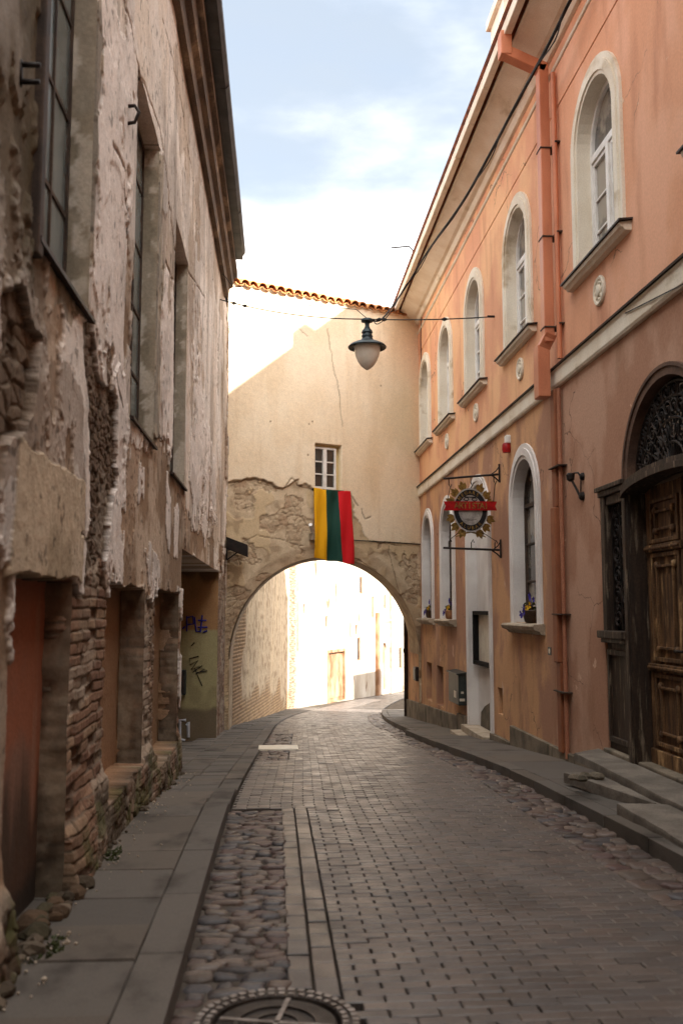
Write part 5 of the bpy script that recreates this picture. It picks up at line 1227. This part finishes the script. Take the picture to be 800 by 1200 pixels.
for a in list(np.radians([18, 38, 62, 112, 138, 160, 200, 222, 245, 295, 318, 340])):
    ca, sa = math.cos(a), math.sin(a); L = .17; c0 = (RX * .98 * ca, RZ * .98 * sa)
    for off in (-.55, 0, .55):
        d = (math.cos(a + off * .9), math.sin(a + off * .9)); n_ = (-d[1], d[0]); ll = L * (1.0 if off == 0 else .8)
        O = [(c0[0], c0[1])] + [(c0[0] + d[0] * ll * t + n_[0] * w_, c0[1] + d[1] * ll * t + n_[1] * w_) for t, w_ in ((.25, .028), (.5, .036), (.75, .026), (1.0, 0), (.75, -.026), (.5, -.036), (.25, -.028))]
        b.prism(SF, O, -.012 + off * .004, .008 + off * .006)
for s_ in (-1, 1): b.tube([SF(0, -RZ * 1.02, 0), SF(s_ * .12, -RZ * 1.08, 0), SF(s_ * .26, -RZ * 1.24, 0)], [.012, .016, .008], 6)
b.build('leaves', M['signgold'], sg)
rz0, rz1 = .0, .165
b = MB(); O = [(-.455, .015), (-.41, .055), (-.45, .10), (-.45, .115)] ; O = [(-.46, -.02), (.46, .005), (.43, .075), (.465, .15), (0, .14), (-.46, .125), (-.425, .055)]
b.prism(SF, O, .034, .05); b.prism(SF, [(-.36, -.017), (.36, .002), (.36, .148), (-.36, .128)], .05, .058); b.build('ribbon', M['signred'], sg)
def letters(name, chars, m, parent, body='text'):
    """chars: (character, u, v, size, rotation); built as one raised mesh on the sign"""
    out = MB()
    for ch, u, v, size, rot in chars:
        cu = bpy.data.curves.new('glyph', 'FONT'); cu.body = ch; cu.size = size; cu.align_x = 'CENTER'; cu.align_y = 'CENTER'; cu.extrude = .004; cu.offset = .002; cu.resolution_u = 3
        ob = bpy.data.objects.new('glyph', cu); COL.objects.link(ob); dg = bpy.context.evaluated_depsgraph_get(); me = bpy.data.meshes.new_from_object(ob.evaluated_get(dg))
        c_, s_ = math.cos(rot), math.sin(rot)
        out.add([SF(u + p.co.x * c_ - p.co.y * s_, v + p.co.x * s_ + p.co.y * c_, body + p.co.z) for p in me.vertices], [tuple(f.vertices) for f in me.polygons])
        bpy.data.objects.remove(ob); bpy.data.curves.remove(cu); bpy.data.meshes.remove(me)
    return out.build(name, M[m], parent)
W_ = 'ARTISTAI'; us = np.linspace(-.255, .255, len(W_))
letters('ribbon_lettering', [(c_, u + .02, .065 + .012 * u, .135, .02) for c_, u in zip(W_, us)], 'signgold', sg, .060)
ring = []
for k, c_ in enumerate('MEGARS'): a = math.radians(140 - k * 16); ring.append((c_, RX * .83 * math.cos(a), RZ * .83 * math.sin(a), .075, a - math.pi / 2))
for k, c_ in enumerate('ALUBAR'): a = math.radians(230 + k * 16); ring.append((c_, RX * .83 * math.cos(a), RZ * .83 * math.sin(a), .075, a + math.pi / 2))
letters('ring_lettering', ring, 'signgold', sg, .024)
b = MB()                                                    # emblem: two dark scrolled shapes side by side
for s_ in (-1, 1):
    b.ring(SF, [(s_ * .072 + .05 * math.cos(q), .175 + .03 * math.sin(q)) for q in np.linspace(0, 6.283, 17)[:-1]], [(s_ * .072 + .034 * math.cos(q), .175 + .017 * math.sin(q)) for q in np.linspace(0, 6.283, 17)[:-1]], .024, .03)
    b.prism(SF, [(s_ * .02, .215), (s_ * .11, .222), (s_ * .12, .205), (s_ * .02, .198)], .024, .031); b.prism(SF, [(s_ * .05, .15), (s_ * .10, .16), (s_ * .085, .145), (s_ * .05, .14)], .024, .031)
b.fbox(SF, -.03, .03, .200, .216, .024, .03); b.fbox(SF, -.10, .10, -.15, -.145, .024, .027); b.fbox(SF, -.06, .06, -.17, -.166, .024, .027)
b.build('emblem', M['signblack'], sg)
b = MB()                                                    # chains up and down
xe, ze = hx(519, 561); zw = RP(586, 556)[1]; xe2, ze2 = hx(519, 642); zw2 = RP(586, 645)[1]
for f_, top, bot in ((.1, None, (-.40, .12)), (.5, None, (0, RZ)), (.92, None, (.40, .14))):
    x_ = xe + (WX - .04 - xe) * f_; zz = ze + (zw - ze) * f_; b.tube([(x_ + .02, YS, zz - .15), SF(bot[0], bot[1], 0)], .007, 5)
for f_, bot in ((.1, (-.16, -RZ * .95)), (.92, (.16, -RZ * .95))):
    x_ = xe2 + (WX - .04 - xe2) * f_; zz = ze2 + (zw2 - ze2) * f_; b.tube([(x_ + .02, YS, zz + .14), SF(bot[0], bot[1], 0)], .006, 5)
b.build('chain', M['iron'], sg)

# stone steps in front of the portal
def step(label, quad, zt_, th_, mt='concrete'):
    t = MB(); c_ = Vector((sum(p[0] for p in quad) / 4, sum(p[1] for p in quad) / 4, 0)); V = []
    n = 9; E = []
    for i in range(4):
        p, q = Vector((*quad[i], 0)), Vector((*quad[(i + 1) % 4], 0)); dn = Vector((q.y - p.y, p.x - q.x, 0)).normalized()
        for k in range(n): E.append(p.lerp(q, k / n) + dn * random.uniform(-.012, .012) * (k > 0))
    k = len(E); ins = [p.lerp(c_, .015) for p in E]
    for z_, R in ((zt_ - th_, E), (zt_ - .018, E), (zt_, ins)):
        V += [(p.x, p.y, z_ + random.uniform(-.003, .003)) for p in R]
    F = [(r * k + i, r * k + (i + 1) % k, (r + 1) * k + (i + 1) % k, (r + 1) * k + i) for r in (0, 1) for i in range(k)] + [tuple(range(2 * k, 3 * k)), tuple(range(k))[::-1]]
    t.add(V, F); o = t.build('stone_step', M['step']); return tag(o, label, 'step', 'worn steps before the portal')
gp = lambda px_, py_, z_: tuple(hit(px_, py_, (0, 0, z_), (0, 0, 1)))[:2]
step('broad worn stone step directly under the carved portal door', [(3.16, 6.6), (3.57, 6.6), (3.57, 10.4), (3.20, 10.1)], .08, .08, 'sill_dark' if 'sill_dark' in M else 'concrete')
step('middle broken stone step lying on the pavement below the portal step', [gp(762, 944, .0), (3.15, 7.6), (3.12, 9.2), gp(660, 908, .0)], .025, .10)
step('lowest broken stone step at the right edge, nearest the kerb', [(2.72, 5.9), (3.15, 5.9), (3.13, 7.5), gp(722, 944, .04)], .06, .13)
rub = MB()
p = gp(676, 912, .05)
for k in range(5):
    q = (p[0] + random.uniform(-.03, .22), p[1] + random.uniform(-.12, .12)); rub.lathe(lambda a, c_, h: (q[0] + a, q[1] + c_ * .8, .035 + h), [(.05, 0), (.06, .02), (.035, .05), (.01, .055)], 7)
tag(rub.build('rubble', M['concrete']), 'loose stone crumbs on the middle step before the portal', 'rubble', kind='stuff')

# manhole cover
mc = hit(324, 1199, (0, 0, -.012), (0, 0, 1)); MX, MY = mc.x, mc.y; MZ = float(zg(MY))
mh = thing('manhole_cover', 'round cast iron manhole cover with a studded rim at the bottom of the street', 'manhole cover', (MX, MY, MZ))
fr = lambda a, c_, h: (MX + a, MY + c_, MZ + .006 + h)
b = MB(); b.lathe(fr, [(.335, -.06), (.335, .0), (.325, .006), (.255, .006), (.25, -.012), (.25, -.05)], 48)
for r_, n_, s_ in ((.312, 46, .014), (.272, 40, .012)):
    for k in range(n_):
        a = 2 * math.pi * (k + (.5 if r_ < .3 else 0)) / n_; c0, s0 = math.cos(a), math.sin(a)
        b.fbox(lambda u, v, w: fr(c0 * u - s0 * v, s0 * u + c0 * v, w), r_ - s_, r_ + s_, -.0145 * r_ / .3, .0145 * r_ / .3, .004, .014, 1)
b.build('rim', [M['castiron'], M['worniron']], mh, bevel=.002)
b = MB(); b.lathe(fr, [(.244, -.05), (.244, -.006), (.235, .0), (.001, .0)], 40, cap=False)
for a in (1.35, 1.35 + 1.571): c0, s0 = math.cos(a), math.sin(a); b.fbox(lambda u, v, w: fr(c0 * u - s0 * v, s0 * u + c0 * v, w), -.23, .23, -.01,   .01, -.004, .010, 1)
for r_ in (.09, .16):
    b.lathe(fr, [(r_ + .008, -.004), (r_ + .008, .008), (r_ - .008, .008), (r_ - .008, -.004)], 36, cap=False)
b.build('lid', [M['castiron'], M['worniron']], mh)

# drain slab in the cobbles beyond, moss and litter at the foot of the left wall
q = hit(325, 871, (0, 0, -.5), (0, 0, 1)); z_ = float(zg(q.y)); b = MB(); b.box(q.x - .30, q.x + .33, q.y - .22, q.y + .22, z_ - .05, z_ + .045); o = b.build('drain_slab', M['cream'], bevel=.015); o.modifiers['bevel'].segments = 3
tag(o, 'pale stone drain slab lying in the cobble patch before the arch', 'drain cover')
b = MB()
for k in range(260):
    y = random.uniform(2.6, 6.6) if k < 520 else random.uniform(6.6, 11.5); x = XL(y) + random.uniform(.03, .17) * (1.2 if y < 6 else .8); z_ = float(zg(y)) + .10
    if vnoise(np.array([y * 2.2]), np.array([3.3]), 77)[0] < .48: continue
    for q in range(5):
        a = random.uniform(0, 6.28); l_ = random.uniform(.012, .034); d = Vector((math.cos(a) * .6, math.sin(a) * .6, random.uniform(.4, 1))).normalized() * l_; s_ = d.cross(Vector((.2, .7, .3))).normalized() * .007; p = Vector((x + random.uniform(-.02, .02), y + random.uniform(-.02, .02), z_))
        b.add([p - s_, p + s_, p + d * .7 + s_ * .8, p + d], [(0, 1, 2, 3)])
o = b.build('weeds', M['leaf'], norm=False); tag(o, 'small green weeds and moss along the foot of the peeling wall', 'weeds', kind='stuff')
b = MB()
for k in range(150):
    y = random.uniform(2.4, 11.5); x = XL(y) + .06 + abs(random.gauss(0, .11)); z_ = float(zg(y)) + kh(y) + .002; r_ = random.uniform(.003, .010) * (1.8 if random.random() < .1 else 1)
    b.lathe(lambda a, c_, h: (x + a, y + c_ * random.uniform(.7, 1.3), z_ + h), [(r_ * .8, -.002), (r_, r_ * .4), (r_ * .5, r_ * .9)], 6)
o = b.build('plaster_crumbs', M['stones_plain'] if 'stones_plain' in M else M['sill'], norm=False); tag(o, 'crumbs of fallen plaster on the pavement along the peeling wall', 'rubble', kind='stuff')

b = MB(); RC = []
for k in range(260):                                         # fallen stones heaped along the foot of the wall
    y = random.uniform(2.6, 6.9) if k < 200 else random.uniform(6.9, 11.6); r_ = random.choice((.015, .02, .03, .04, .055)) * random.uniform(.8, 1.2) * (1.0 if y < 6 else .65); x = XL(y) + random.uniform(-.05, .07); z_ = float(zg(y)) + kh(y) + r_ * .2
    bm = bmesh.new(); bmesh.ops.create_icosphere(bm, subdivisions=2, radius=1.0); sx, sy, sz = random.uniform(.7, 1.3), random.uniform(.8, 1.6), random.uniform(.5, .9); o_ = random.uniform(0, 50)
    P = np.array([v.co[:] for v in bm.verts]); nn = .62 + .75 * fbm(P[:, 0] * 1.3 + P[:, 2] + o_, P[:, 1] * 1.3 - P[:, 2] * .7 + o_, 3, 91)
    P = np.round(P * nn[:, None] * 2.2) / 2.2 * .75 + P * nn[:, None] * .25
    b.add([(x + p[0] * sx * r_, y + p[1] * sy * r_, z_ + p[2] * sz * r_) for p in P], [tuple(v.index for v in f.verts) for f in bm.faces]); bm.free()
    c_ = np.array(random.choice([lin(112, 98, 82), lin(92, 80, 66), lin(126, 112, 96), lin(94, 86, 66), lin(104, 84, 66)])) * random.uniform(.4, .75); RC += [tuple(c_)] * len(P)
b.c = RC; o = b.build('fallen_stones', M['leftwall'], smooth=False, norm=False); tag(o, 'fallen stones and mossy rubble heaped at the foot of the peeling wall', 'rubble', kind='stuff')
